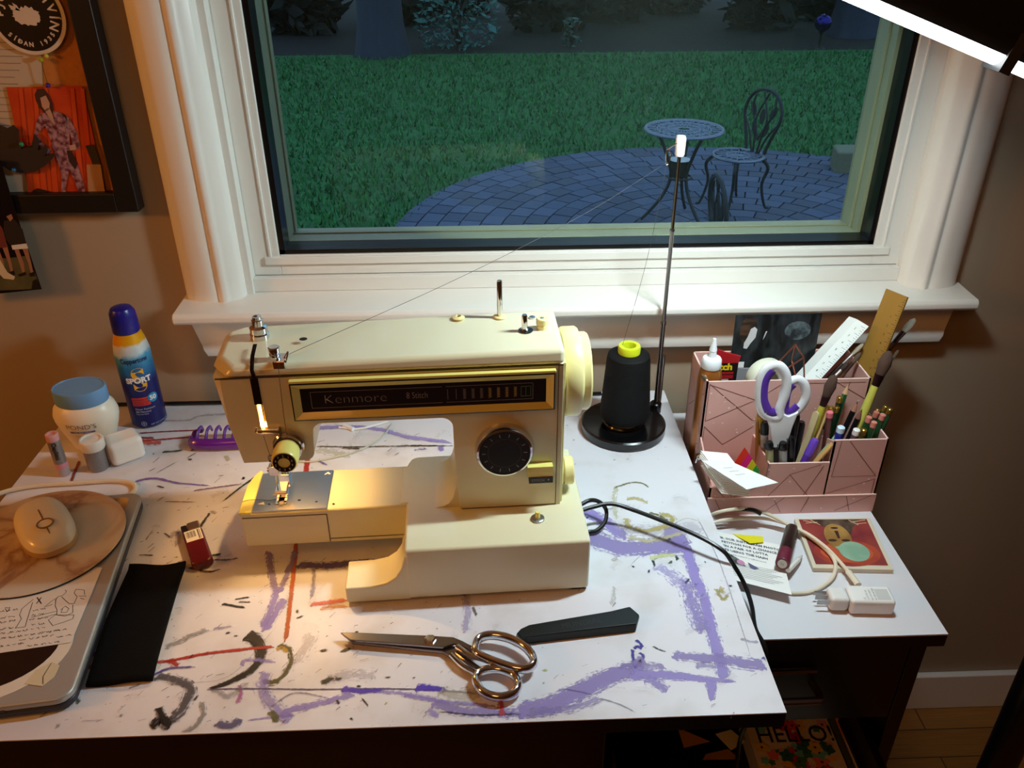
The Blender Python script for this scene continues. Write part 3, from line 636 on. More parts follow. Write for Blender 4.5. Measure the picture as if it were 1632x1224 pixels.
stroke([(270, 858), (285, 848), (282, 872)], 14, '#a09aae', .45, .6); stroke([(262, 850), (272, 858)], 5, '#3a2c34', .8, .5); stroke([(300, 905), (330, 912), (352, 908)], 6, BK, .85, .6)
blob(252, 850, 3, 2, BK); blob(281, 889, 6, 2.5, '#3c2626', .9, .3); stroke([(336, 815), (344, 820)], 9, '#a89a94', .5, .6); stroke([(240, 925), (206, 960)], 2, GY, .5, .5); stroke([(180, 920), (190, 905), (205, 890)], 3, GY, .6, .5)
stroke([(232, 862), (244, 845)], 3, '#6a5a54', .6, .5); stroke([(360, 727), (365, 735)], 8, '#b8b48c', .7, .4)
# behind the machine, seen through its opening
stroke([(500, 683), (560, 681), (610, 686), (650, 697), (720, 706)], 12, '#9d8fd0', .8, .3); stroke([(505, 712), (560, 713), (620, 712), (722, 711)], 5, '#5c5246', .9, .55)
stroke([(545, 714), (575, 716)], 8, '#54402c', .9, .5); stroke([(505, 716), (560, 728)], 22, '#c9cbb6', .5, .6); stroke([(640, 711), (700, 711)], 6, BK, .7, .6)
stroke([(506, 735), (522, 742)], 5, '#6a5aa0', .8, .4); stroke([(660, 718), (680, 716)], 8, '#7a74b0', .6, .6); stroke([(702, 712), (704, 720)], 10, '#8a7ac8', .8, .4)
blob(1000, 733, 4, 2, GY, .5, .4); blob(914, 702, 5, 3, '#a8a8a8', .5, .4); blob(979, 734, 4, 2.5, '#9a9aa0', .5, .4)
stroke([(740, 945), (745, 975), (742, 1010)], 16, '#a79cc8', .5, .6); stroke([(754, 968), (760, 982)], 5, '#5c544c', .9, .3)
rs = random.Random(21)
for _ in range(760):   # flecks of paint everywhere
    v = 660+500*rs.random()**.8; x0 = max(15, 300-(v-660)*.9); u = rs.uniform(x0, 1040+(v-620)*.37)
    p = DP(u, v)
    if rs.random() < .7 and u > 820: continue
    hc = rs.choice([BK, BK, '#3a3338', '#54486e', GY, '#8a7ab8', '#5a3a34', '#b0aab4', '#b0aab4'])
    if rs.random() < .6: blob(u, v, rs.uniform(1, 3.2), rs.uniform(.6, 1.6), hc, rs.uniform(.5, .95), .2, n=7)
    else:
        a = rs.uniform(.1, .9); l_ = rs.uniform(4, 16); stroke([(u, v), (u+l_*math.cos(a), v-l_*math.sin(a))], rs.uniform(1.2, 3), hc, rs.uniform(.35, .8), .5)
for _ in range(60):
    v = rs.uniform(680, 1150); u = rs.uniform(max(15, 300-(v-660)*.9), 1040+(v-620)*.37); a = rs.uniform(-.3, 1.2); l_ = rs.uniform(12, 45)
    stroke([(u, v), (u+l_*.5*math.cos(a), v-l_*.5*math.sin(a)-3), (u+l_*math.cos(a), v-l_*math.sin(a))], rs.uniform(6, 20), rs.choice(['#b5b0b8', '#c0b8b4', '#aaa3bd', '#b9b9b0']), .16, .9)
b.build('worktop', None, dk, smooth=False)
dark = mat('#120d0c', .35, vary=.15)
def dbox(x0, x1, y0, y1, z0, z1): 
    return [dl(x0, y0, z0), dl(x1, y0, z0), dl(x1, y1, z0), dl(x0, y1, z0), dl(x0, y0, z1), dl(x1, y0, z1), dl(x1, y1, z1), dl(x0, y1, z1)]
FB = [(0, 3, 2, 1), (4, 5, 6, 7), (0, 1, 5, 4), (1, 2, 6, 5), (2, 3, 7, 6), (3, 0, 4, 7)]
MB().add(dbox(-.895, -.17, -.592, -.574, .60, .7195), FB).build('front_panel', dark, dk, bevel=.001)
for x0, y0 in ((-.895, -.59), (-.895, -.05), (-.22, -.572), (-.22, -.05)): MB().add(dbox(x0, x0+.045, y0, y0+.045, FZ, .7195), FB).build('leg', dark, dk, bevel=.002)

#====================================================================== SIDE CABINET
S = .6994; SX0, SX1, SY0, SY1 = .155, .5501, -.485, -.016
cb = thing('drawer_cabinet', 'dark drawer cabinet with a white top under the desk corner', 'cabinet', (.35, -.25, FZ))
b = MB(); b.mat(mat('#dcdce2', .42, vary=.02, scale=9)); b.box((SX0, SY0, S-.002), (SX1, SY1, S)); b.mat(EDGE); b.box((SX0, SY0, S-.019), (SX1, SY1, S-.002)); b.build('cabinet_top', None, cb)
b = MB(); cz1 = S-.019
b.box((SX0+.01, SY0+.03, FZ), (SX0+.028, SY1, cz1)); b.box((SX1-.028, SY0+.012, FZ), (SX1-.010, SY1, cz1)); b.box((SX0+.028, SY1-.01, FZ), (SX1-.028, SY1, cz1))
b.box((SX0+.028, SY0+.03, .549), (SX1-.028, SY1-.01, .557)); b.box((SX0+.028, SY0+.03, FZ), (SX1-.028, SY1-.01, .02)); b.build('carcass', dark, cb, bevel=.001)
dr = MB(); dr.box((SX0+.030, SY0+.010, .549), (SX1-.030, SY0+.028, .672)); dr = dr.build('drawer', dark, cb, bevel=.002); setinv(dr, Matrix.Translation((.35, -.25, FZ)))
h = MB(); zc = .615; h.tube([(.26, SY0+.010, zc), (.258, SY0-.012, zc), (.275, SY0-.016, zc), (.40, SY0-.016, zc), (.417, SY0-.012, zc), (.415, SY0+.010, zc)], .0045, 10)
h.tube([(.26, SY0+.006, zc+.024), (.415, SY0+.006, zc+.024)], .003, 6, smooth=False)
h.build('handle', mat('#7d7068', .25, .9), dr)
# open drawer below
dz0, dz1 = .405, .500; dy0, dy1 = -.80, -.40; dx0, dx1 = SX0+.034, SX1-.034
b = MB(); b.box((dx0, dy0, dz0), (dx0+.010, dy1, dz1)); b.box((dx1-.010, dy0, dz0), (dx1, dy1, dz1)); b.box((dx0, dy0, dz0), (dx1, dy1, dz0+.006))
b.box((dx0-.01, dy0-.014, dz0-.03), (dx1+.01, dy0, dz1+.015)); o = b.build('drawer', dark, cb, bevel=.001); o['label'] = 'open lower drawer'
# drawer contents
ci = dz0+.0065
def drw(u, v, z): return PZ(u, v, z)
bk = thing('book', 'floral book cover reading HELLO! in the open drawer', 'book', (.42, -.54, ci))
zt = .452; A_ = PZ(1186, 1150, zt); B_ = PZ(1318, 1146, zt); 
ex = (B_-A_); ex.z = 0; wid = ex.length; ex.normalize(); ey = Vector((ex.y, -ex.x, 0)); 
def bf(x, y, z=zt): return A_+ex*x+ey*(y)+Vector((0, 0, z-zt))
hgt = .19
b = MB(); b.mat(PAPER); b.prism([(0.002, -.016), (wid-.002, -.016), (wid-.002, hgt-.002), (.002, hgt-.002)], ci+.001, zt-.002, lambda x, y, z: bf(x, y, z)); b.build('pages', None, bk)
b = MB(); b.mat(mat('#d9c9b4', .5, vary=.05)); b.prism([(0, -.018), (wid, -.018), (wid, hgt), (0, hgt)], zt-.002, zt, lambda x, y, z: bf(x, y, z))
rb = random.Random(5)
for i in range(95):
    x, y = rb.uniform(.008, wid-.008), rb.uniform(-.015, .10)
    if .012 < y < .040 and x < wid*.85 and rb.random() < .75: continue
    hc = rb.choice(['#c92a2e', '#d8485a', '#e2b52a', '#3f7a48', '#e8735a', '#2f6a60', '#b21f3a', '#6fb8b0', '#d99ab0'])
    r_ = rb.uniform(.004, .010); zz = zt+.0002+.00003*i; ph = rb.uniform(0, 6)
    b.mat(mat(hc, .5)); b.flat([(x+r_*(1+.22*math.sin(5*a+ph))*math.cos(a), y+r_*(1+.22*math.sin(5*a+ph))*math.sin(a), zz) for a in [2*PI*k/20 for k in range(20)]][::-1], lambda x, y, z: bf(x, y, z))
    if r_ > .007: b.mat(mat('#4a1a12', .5)); b.flat([(x+.0018*math.cos(a), y+.0018*math.sin(a), zz+.0001) for a in [2*PI*k/8 for k in range(8)]][::-1], lambda x, y, z: bf(x, y, z))
b.mat(INK); b.text('HELLO!', .034, lambda x, y: bf(x+.008, .026-y, zt+.004), narrow=.92)
b.build('cover', None, bk)
def box_in(name, label, cat, x0, x1, y0, y1, z1, hexc, **k):
    o = MB().box((x0, y0, ci), (x1, y1, z1)).build(name, mat(hexc, .6, vary=.08), loc=((x0+x1)/2, (y0+y1)/2, ci), bevel=.0012); return tag(o, label, cat)
p = PZ(1330, 1155, .455)
o = MB().add([bf(wid+.003, -.01, ci+.001), bf(wid+.010, -.01, ci+.001), bf(wid+.010, .17, ci+.001), bf(wid+.003, .17, ci+.001), bf(wid+.003, -.01, zt-.002), bf(wid+.010, -.01, zt-.002), bf(wid+.010, .17, zt-.002), bf(wid+.003, .17, zt-.002)], [f[::-1] for f in FB]).build('notebook', mat('#4a5240', .6), loc=bf(wid+.006, .08, ci)); tag(o, 'thin dark green notebook on edge beside the floral book', 'notebook')
o = MB().add([bf(wid+.014, -.01, ci+.001), bf(wid+.047, -.01, ci+.001), bf(wid+.047, .16, ci+.001), bf(wid+.014, .16, ci+.001), bf(wid+.014, -.01, zt-.006), bf(wid+.044, -.01, zt-.006), bf(wid+.047, .16, zt-.006), bf(wid+.014, .16, zt-.006)], [f[::-1] for f in FB]).build('paper_stack', mat('#d98a78', .7, hex2='#dfe2e6', scale=11), loc=bf(wid+.03, .08, ci)); tag(o, 'pink and white papers right of the floral book in the drawer', 'paper stack')
x1_ = (A_.x)-.012
box_in('box', 'pale cream box left of the floral book in the open drawer', 'box', dx0+.014, x1_-.004, -.66, -.468, zt-.012, '#c9bd8e')
for i, (pp, hc, lb) in enumerate(([[(1080, 1160), (1132, 1182), (1090, 1192)], '#b8802c', 'amber paper triangle left of the floral book, farther one'], [[(1125, 1202), (1160, 1194), (1180, 1210), (1120, 1211)], '#a8741e', 'amber card scrap left of the floral book, nearer one'], [[(1140, 1170), (1165, 1163), (1188, 1182), (1165, 1196)], '#d8cfa4', 'pale cream paper scrap beside the amber triangle in the drawer'])):
    z_ = zt-.0118+.0004*i; P_ = [PZ(*q, z_) for q in pp]; c0 = sum(P_, Vector())/len(P_)
    o = MB().prism([(q.x, q.y) for q in P_], z_, z_+.0004).build('paper_scrap', mat(hc, .6), loc=c0); tag(o, lb, 'paper scrap')

#====================================================================== SEWING MACHINE
MR = math.radians(2.5)
sm = thing('sewing_machine', 'cream and yellow vintage sewing machine with a black name panel', 'sewing machine', (.1517, -.4448, D), MR)
def mb_build(b, name, mt=None, **k): return b.build(name, mt, sm, local=True, **k)
XZ = lambda x, z, y: (x, y, z)      # prism in front view, depth y
# base block
b = MB()
b.prism([(-.2, 0), (0, 0), (.0, .176), (-.188, .1735), (-.1955, .1705), (-.199, .163), (-.2015, .154), (-.2085, .1515), (-.2085, .08), (-.2, .08)], .004, .0729)
mb_build(b, 'base', CREAM, bevel=.0045, seg=4)
b = MB(); pts = [(-.2666, .003), (-.2666, .024), (-.238, .0245), (-.222, .028), (-.2115, .0355), (-.205, .047), (-.2005, .064), (-.196, .064), (-.196, .003)]
b.prism(pts, .0005, .045, lambda x, z, y: (x, y, z)); mb_build(b, 'base_ledge', CREAM, bevel=.002)
b = MB(); b.box((-.005, .002, 0), (-.245, .16, .005)); b = MB()
for x, y in ((-.25, .01), (-.01, .004), (-.01, .16), (-.19, .14)): mb_build(MB().box((x-.008, y, .0004), (x+.008, y+.012, .0045)), 'rubber_foot', BLACK)
# free arm
b = MB(); b.prism([(-.386, .078), (-.198, .078), (-.198, .156), (-.376, .156), (-.386, .146)], .0235, .0722); mb_build(b, 'free_arm', CREAM2, bevel=.003)
b = MB(); b.box((-.2905, .0772, .026), (-.2895, .0790, .066)); b.box((-.384, .0773, .0655), (-.2895, .079, .0663)); b.box((-.2895, .0773, .030), (-.2, .079, .0307)); mb_build(b, 'arm_seam', mat('#5e5236', .6))
b = MB(); b.prism([(-.3868, .0772), (-.3735, .0772), (-.3735, .1565), (-.3765, .1565), (-.3815, .148), (-.3868, .128)], .0700, .0745); mb_build(b, 'arm_end_strip', YEL, bevel=.001)
b = MB(); b.mat(STEEL); b.box((-.3725, .0795, .0722), (-.2895, .1515, .0741)); b.mat(BLACK)
for x, y, r in ((-.302, .091, .0016), (-.355, .091, .0014), (-.322, .0955, .002)): b.prism(ellipse(x, y, r, r*.8, 12), .0741, .0743)
b.box((-.3445, .097, .0741), (-.3385, .104, .0743)); b.mat(mat('#e8e8e8', .5)); b.prism([(-.299, .143), (-.295, .148), (-.291, .1435), (-.2935, .143), (-.295, .1445), (-.297, .143)], .0741, .0744)
b.prism([(-.368, .092), (-.362, .096), (-.360, .090)], .0741, .0745)
mb_build(b, 'needle_plate', None, bevel=.0003)
b = MB().mat(BLACK); b.prism(ellipse(-.2825, .0870, .0014, .0012, 10), .0729, .0731); mb_build(b, 'screw', None)
# column + arm shell (front outline extruded in depth)
def arc(cx, cz, r, a0, a1, n=5): return [(cx+r*math.cos(math.radians(a0+(a1-a0)*k/n)), cz+r*math.sin(math.radians(a0+(a1-a0)*k/n))) for k in range(n+1)]
out = [(-.366, .150), (-.304, .150)]+arc(-.301, .160, .010, -80, 0)+arc(-.279, .1855, .010, 180, 90)+arc(-.1545, .1835, .012, 90, 0)+[(-.1425, .150), (-.1385, .073), (-.0255, .073), (-.0255, .2535), (-.382, .2535)]
b = MB(); n = len(out)
A = [Vector((x, .0655, z)) for x, z in out]; Bk = [Vector((x, .166 if x > -.30 else .150, z)) for x, z in out]
b.prism(out, 0, 1, lambda x, z, d: (x, (.0655 if d == 0 else .160), z))
shell = mb_build(b, 'body_shell', CREAM, bevel=0)
# chamfered nose and lamp cavity cut out of the shell
def cutter(b_):
    o = b_.build('cut', None, None, smooth=False); return o
c1 = cutter(MB().prism([(-.402, .05), (-.366, .05), (-.374, .066), (-.402, .092)], .1, .3))
c2 = cutter(MB().box((-.353, .070, .12), (-.312, .135, .236)))
c3 = cutter(MB().prism([(-.3415, .192), (-.3350, .192), (-.3362, .226), (-.3362, .236), (-.3425, .236), (-.3420, .226)], .05, .09, lambda x, z, y: (x, y, z)))
c4 = cutter(MB().prism([(-.402, .17), (-.402, .136), (-.386, .170)], .1, .3))
for c_ in (c1, c2, c3, c4):
    mo = shell.modifiers.new('b', 'BOOLEAN'); mo.operation = 'DIFFERENCE'; mo.object = c_; mo.solver = 'EXACT'
sp = shell.parent; shell.parent = None
apply_mods(shell); shell.parent = sp
for c_ in (c1, c2, c3, c4): bpy.data.objects.remove(c_)
shell.data.polygons.foreach_set('use_smooth', [True]*len(shell.data.polygons)); shell.data.set_sharp_from_angle(angle=math.radians(30))
q = shell.modifiers.new('bevel', 'BEVEL'); q.width = .0018; q.segments = 2; q.limit_method = 'ANGLE'; q.angle_limit = math.radians(50); q.harden_normals = True
# fillet blending the column into the bed on its left
b = MB(); fp = [(-.1405, .125), (-.1425, .100), (-.1460, .086), (-.1510, .0785), (-.158, .0745), (-.168, .0728), (-.13, .0725), (-.13, .125)]
b.prism(fp, .070, .157, XZ); mb_build(b, 'column_fillet', CREAM, ang=60)
# top lid: slightly overhanging, nose facet at the left
b = MB()
lid = [(-.0245, .063), (-.368, .063), (-.386, .088), (-.388, .150), (-.372, .162), (-.0245, .163)]
b.prism(lid, .2545, .2715); 
o = mb_build(b, 'top_lid', CREAM, bevel=.0055, seg=5)
for v in o.data.vertices:
    if v.co.z > .26:
        if v.co.x < -.36: v.co.z -= .006; v.co.x += .008
        if v.co.y < .1: v.co.y += .004
b = MB().mat(mat('#4a3c1c', .6)); b.box((-.378, .0646, .2532), (-.026, .066, .2545)); mb_build(b, 'lid_seam', None)
b = MB().mat(mat('#1c0d08', .9, spec=.1)); b.add([(-.3445, .104, .27175), (-.3405, .104, .27175), (-.3385, .078, .27175), (-.3425, .078, .27175)], [(0, 1, 2, 3)]); b.add([(-.3425, .078, .27175), (-.3385, .078, .27175), (-.3375, .0626, .264), (-.3415, .0626, .264)], [(0, 1, 2, 3)]); b.add([(-.3415, .0626, .264), (-.3375, .0626, .264), (-.3365, .0626, .2545), (-.3405, .0626, .2545)], [(0, 1, 2, 3)])
b.box((-.3435, .0648, .2225), (-.3360, .0660, .2545)); mb_build(b, 'lever_slot', None, solid=.0004)  # flat dark strips stand in for the slot's shaded recess; plate hides upper glow
# panel frame
x0, x1, z0, z1 = -.3050, -.0350, .2035, .2475
def ring(b, a, c, ya, yc):   # frame between two rectangles
    (ax0, ax1, az0, az1), (bx0, bx1, bz0, bz1) = a, c
    vs = [(ax0, ya, az0), (ax1, ya, az0), (ax1, ya, az1), (ax0, ya, az1), (bx0, yc, bz0), (bx1, yc, bz0), (bx1, yc, bz1), (bx0, yc, bz1)]
    b.add(vs, [(0, 1, 5, 4), (1, 2, 6, 5), (2, 3, 7, 6), (3, 0, 4, 7)])
b = MB(); b.mat(BLACK); ring(b, (x0, x1, z0, z1), (x0, x1, z0, z1), .0655, .0595); ring(b, (x0, x1, z0, z1), (x0+.0013, x1-.0013, z0+.0013, z1-.0013), .0595, .0592)
b.mat(YEL); ring(b, (x0+.0013, x1-.0013, z0+.0013, z1-.0013), (x0+.010, x1-.010, z0+.009, z1-.009), .0592, .0640)
mb_build(b, 'panel_frame', None, smooth=False)
b = MB(); b.mat(YEL); b.box((x0-.0005, .0590, z1+.0002), (x1+.001, .0655, z1+.0035)); mb_build(b, 'panel_trim', None, bevel=.001)
b = MB(); b.mat(mat('#120505', .35, vary=.1, spec=.3)); b.box((x0+.009, .0632, z0+.008), (x1-.009, .0645, z1-.008))
TX = lambda ox, oz: (lambda x, y: (ox+x, .0630, oz+y))
zc = (z0+z1)/2
SIL = mat('#a0968e', .5, vary=.02); b.mat(SIL); b.text('Kenmore', .0152, TX(-.2735, zc), narrow=1.12, weight=-.0004)
b.text('8 Stitch', .0108, TX(-.1890, zc+.0005), narrow=.68, weight=-.0002)
for (xa, xb_) in ((-.286, -.152), (-.148, -.058)):
    for za in (zc-.0095, zc+.0095): b.box((xa, .0629, za), (xb_, .0632, za+.0002))
b.box((-.286, .0629, zc-.0095), (-.2857, .0632, zc+.0095)); b.box((-.058, .0629, zc-.0095), (-.0577, .0632, zc+.0095))
cl = [mat('#8d8078', .4)]*5+[mat('#c8a45a', .4)]*4+[mat('#5a8a4a', .4)]
for i in range(10):
    cx = -.1465+i*.0088; b.mat(cl[i])
    if i < 2: b.box((cx, .0629, zc-.006), (cx+.0004, .0632, zc+.006))
    elif i < 9:
        for j in range(6): strip(b, [(cx-.0016, zc-.006+.002*j), (cx+.0016, zc-.005+.002*j), (cx-.0016, zc-.004+.002*j)], .0004, lambda x, z: (x, .0630, z))
    else:
        for j in range(3): b.box((cx-.003+.005*j, .0629, zc-.006), (cx-.0026+.005*j, .0632, zc+.006))
        b.box((cx-.003, .0629, zc+.0056), (cx+.0074, .0632, zc+.006)); b.box((cx-.003, .0629, zc-.006), (cx+.0074, .0632, zc-.0056))
mb_build(b, 'name_plate', None, smooth=False)
# column front cover seam and side strip
b = MB(); b.mat(mat('#5e5230', .6)); b.box((-.0312, .0650, .0735), (-.0304, .066, .2535)); b.box((-.1365, .0648, .0732), (-.0305, .0660, .0738)); mb_build(b, 'cover_seam', None)
b = MB(); b.box((-.026, .070, .0732), (-.0225, .158, .2535)); mb_build(b, 'side_strip', PALEY, bevel=.001)
# stitch dial
def disc(b, x, z, y0, y1, r, n=40): return b.lathe([(.0001, 0), (r, 0), (r, y0-y1), (.0001, y0-y1)], n, Matrix.Translation((x, y0, z)) @ Matrix.Rotation(PI/2, 4, 'X'))
def flatY(b, x, z, prof, n=40):   # profile (radius, outwards distance toward viewer)
    return b.lathe([(r, d) for r, d in prof], n, Matrix.Translation((x, .0655, z)) @ Matrix.Rotation(PI/2, 4, 'X'))
b = MB(); b.mat(CHROME); flatY(b, -.0885, .1545, [(.0315, 0), (.0315, .008), (.0300, .0115), (.0280, .0122), (.0278, .0112)]); b.mat(mat('#120707', .4, spec=.3)); flatY(b, -.0885, .1545, [(.0276, .0113), (.0001, .0114)])
b.mat(SIL)
for k in range(14):
    a = 2*PI*k/14; c_, s_ = math.cos(a), math.sin(a)
    strip(b, [(-.0885+.0205*c_, .1545+.0205*s_), (-.0885+.0245*c_, .1545+.0245*s_)], .0007, lambda x, z: (x, .0539, z))
b.mat(mat('#4a2a24', .3)); 
for k in range(40):
    a, a2 = 2*PI*k/40, 2*PI*(k+1)/40; strip(b, [(-.0885+.018*math.cos(a), .1545+.018*math.sin(a)), (-.0885+.018*math.cos(a2), .1545+.018*math.sin(a2))], .0005, lambda x, z: (x, .0539, z))
mb_build(b, 'stitch_dial', None)
b = MB(); b.mat(YEL); b.box((-.0635, .056, .119), (-.0355, .066, .1325)); b.mat(mat('#140a06', .3)); b.box((-.0620, .0550, .1115), (-.0355, .0660, .1192))
b.mat(SIL); b.text('STITCH', .0042, lambda x, y: (-.0590+x, .0548, .1153+y)); b.prism([(-.0415, .1165), (-.0395, .1165), (-.0405, .1145)], .0546, .055, XZ); mb_build(b, 'stitch_length_lever', None, bevel=.0006)
b = MB(); b.mat(PALEY); MX_ = Matrix.Translation((-.0225, .098, .096)) @ Matrix.Rotation(PI/2, 4, 'Y'); b.lathe([(.016, 0), (.016, .003), (.014, .003), (.014, .0045), (.0165, .005), (.0165, .014), (.015, .0155), (.0001, .0155)], 36, MX_); mb_build(b, 'stitch_width_knob', None)
# handwheel
b = MB(); b.mat(mat('#efe6a4', .3, vary=.02, coat=.3)); Mw = Matrix.Translation((-.0225, .119, .2155)) @ Matrix.Rotation(PI/2, 4, 'Y')
b.lathe([(.044, 0), (.0485, .001), (.050, .004), (.050, .017), (.0485, .0195), (.0445, .0205), (.0435, .0215), (.0435, .0285), (.042, .0305), (.0001, .0305)], 64, Mw); mb_build(b, 'handwheel', None)
b = MB(); b.mat(BLACK); b.lathe([(.040, -.003), (.040, .0008)], 40, Mw); mb_build(b, 'wheel_gap', None)
# reverse push button on the bed
b = MB(); b.mat(STEEL); b.lathe([(.0075, 0), (.0075, .0022), (.0058, .003), (.004, .003)], 28, Matrix.Translation((-.0535, .0405, .0728))); b.mat(YEL); b.lathe([(.0028, .002), (.0028, .0095), (.0022, .0105), (.0001, .0105)], 20, Matrix.Translation((-.0535, .0405, .0728))); mb_build(b, 'bed_button', None)
# tension knob
b = MB(); b.mat(CHROME); flatY(b, -.3155, .1725, [(.0155, 0), (.0165, .002), (.0165, .005), (.0145, .007), (.0155, .009), (.0150, .0115), (.012, .013)])
mb_build(b, 'tension_disc', None)
b = MB(); b.mat(YEL); flatY(b, -.3155, .1725, [(.0128, .011), (.0138, .020), (.0132, .0335), (.0122, .0350), (.0110, .0350)]); b.mat(BLK_PL); flatY(b, -.3155, .1725, [(.0112, .0348), (.0112, .0358), (.0062, .0358), (.0060, .0345), (.0001, .0345)]); b.mat(mat('#cfc7a0', .5))
for k in range(10):
    a = 2*PI*k/10+.3; b.text(str(k), .0042, (lambda a: (lambda x, y: (-.3155+.0087*math.cos(a)+x, .0655-.0361, .1725+.0087*math.sin(a)+y)))(a), align='CENTER', res=1)
mb_build(b, 'tension_knob', None)
# thread guides, take-up and rods on the head
b = MB(); b.mat(CHROME); b.box((-.3445, .0598, .1885), (-.3225, .0655, .1945)); b.tube([(-.3450, .0600, .198), (-.3440, .0570, .1925), (-.3250, .0570, .1915), (-.3215, .0590, .1875)], .0010, 6); mb_build(b, 'thread_guard', None, bevel=.0005)
b = MB(); b.mat(CHROME); b.tube([(-.338, .060, .1555), (-.330, .0585, .1545), (-.325, .0585, .1535)], .0014, 6); b.tube([(-.338, .060, .1555), (-.3385, .0640, .1585), (-.333, .0655, .1585)], .0012, 6); mb_build(b, 'lower_guide', None)
b = MB(); b.mat(mat('#b48c4a', .3, .9)); b.prism([(-.3395, .1965), (-.3365, .1965), (-.3375, .2335), (-.3400, .2335)], .073, .075, XZ); mb_build(b, 'take_up_lever', None)
b = MB(); b.mat(CHROME); b.lathe([(.0100, 0), (.0100, .005), (.0086, .0058), (.0094, .0068), (.0094, .0125), (.0072, .0140), (.0060, .0145), (.0060, .0210), (.0048, .0216), (.0048, .0250), (.0034, .0250), (.0034, .022), (.0001, .022)], 30, Matrix.Translation((-.3430, .1305, .2660))); mb_build(b, 'pressure_knob', DSTEEL)
b = MB(); b.mat(CHROME); Tg = Matrix.Translation((-.3185, .0790, .2705)); b.lathe([(.0055, 0), (.0055, .0025), (.0045, .003), (.0045, .0045), (.0058, .005), (.0058, .0095), (.0048, .0105), (.0001, .0105)], 24, Tg)
b.box((-.3150, .0640, .2705), (-.3050, .0800, .2725)); b.box((-.3180, .0625, .2640), (-.3070, .0645, .2715)); b.tube([(-.3080, .070, .2715), (-.3030, .070, .2790), (-.3060, .066, .2690)], .0009, 6); mb_build(b, 'top_thread_guide', None, bevel=.0006)
b = MB(); b.mat(mat('#14100a', .5)); b.prism(ellipse(-.2945, .1120, .0042, .0036, 20), .2714, .2717); mb_build(b, 'oil_hole', None)
b = MB(); b.mat(PALEY); b.lathe([(.0068, 0), (.0068, .0010), (.003, .0026), (.003, .001)], 24, Matrix.Translation((-.1315, .1490, .2714))); b.mat(BLACK); b.lathe([(.0018, .0014), (.0001, .0015)], 12, Matrix.Translation((-.1315, .1490, .2714)), cap=False); mb_build(b, 'thread_washer', None)
b = MB(); b.mat(PALEY); b.lathe([(.0075, 0), (.0065, .0014), (.0001, .0016)], 24, Matrix.Translation((-.0862, .1480, .2714))); b.mat(CHROME); b.lathe([(.0022, 0), (.0030, .004), (.0030, .042), (.0024, .043), (.0001, .043)], 20, Matrix.Translation((-.0862, .1480, .2714))); mb_build(b, 'spool_pin', None)
b = MB(); b.mat(BLACK); b.lathe([(.0078, 0), (.0078, .0006), (.0001, .0007)], 24, Matrix.Translation((-.0610, .1120, .2714))); b.mat(CHROME); b.lathe([(.0042, 0), (.0042, .002), (.0032, .003), (.0032, .017), (.0026, .0185), (.0001, .0185)], 20, Matrix.Translation((-.0622, .1120, .2714))); mb_build(b, 'bobbin_winder', None)
b = MB(); b.mat(PALEY); b.lathe([(.006, 0), (.006, .004), (.0052, .0045), (.0052, .0052), (.0064, .0058), (.0064, .011), (.0055, .012), (.0001, .012)], 24, Matrix.Translation((-.0432, .1160, .2714))); b.mat(CHROME); b.lathe([(.0022, .0122), (.0001, .0125)], 12, Matrix.Translation((-.0432, .1160, .2714)), cap=False); b.lathe([(.0035, 0), (.0035, .0012), (.0001, .0013)], 14, Matrix.Translation((-.0510, .1420, .2714))); mb_build(b, 'winder_stop', None)
# needle bar, presser bar and foot
fx, fy = -.3415, .1030
b = MB(); b.mat(CHROME); b.lathe([(.0028, 0), (.0028, .05)], 14, Matrix.Translation((fx-.004, fy, .118))); b.box((fx-.0095, fy-.005, .108), (fx+.0005, fy+.004, .120)); b.lathe([(.0028, 0), (.0028, .006), (.0001, .006)], 12, Matrix.Translation((fx-.012, fy, .1135)) @ Matrix.Rotation(PI/2, 4, 'Y')); mb_build(b, 'needle_clamp', None, bevel=.0006)
b = MB(); b.mat(CHROME); b.tube([(fx-.004, fy, .108), (fx-.004, fy, .076)], .0006, 6, smooth=False); mb_build(b, 'needle', None)
b = MB(); b.mat(STEEL); b.lathe([(.0026, 0), (.0026, .06)], 14, Matrix.Translation((fx+.003, fy+.010, .094))); mb_build(b, 'presser_bar', None)
b = MB(); b.mat(CHROME); b.box((fx-.002, fy+.003, .086), (fx+.010, fy+.014, .103)); b.box((fx-.0065, fy-.006, .0835), (fx+.0065, fy+.008, .0875)); b.box((fx-.0065, fy-.004, .0765), (fx+.0065, fy+.006, .0815)); b.tube([(fx-.011, fy-.002, .079), (fx+.007, fy-.002, .079)], .0012, 6, smooth=False)
b.box((fx-.0065, fy-.014, .0745), (fx-.0030, fy+.004, .0765)); b.box((fx+.0030, fy-.014, .0745), (fx+.0065, fy+.004, .0765)); mb_build(b, 'presser_foot', None, bevel=.0005)
b = MB(); b.mat(BLACK); b.box((fx+.0065, fy+.012, .098), (fx+.0095, fy+.018, .135)); b.box((fx+.008, fy+.016, .128), (fx+.0155, fy+.021, .139)); mb_build(b, 'presser_lever', None, bevel=.001)
b = MB(); b.mat(mat('#ffb35a', .3, emit=2, vary=0)); b.sphere((-.331, .122, .188), .006, 14); mb_build(b, 'work_bulb', None)
cm, sm_ = math.cos(MR), math.sin(MR)
def ML(x, y, z): return Vector((.1517+x*cm-y*sm_, -.4448+x*sm_+y*cm, D+z))
point('machine_bulb', ML(-.333, .110, .170), 1.2, (1, .58, .22), .004)
point('machine_bulb_upper', ML(-.338, .118, .197), .02, (1, .40, .06), .003)

#---------------------------------------------------------------------- threads and cords
def cord(name, label, pts, r, m, cat='cord', **k):
    o = MB().tube(pts, r, **k).build(name, m, loc=pts[0]); return tag(o, label, cat)
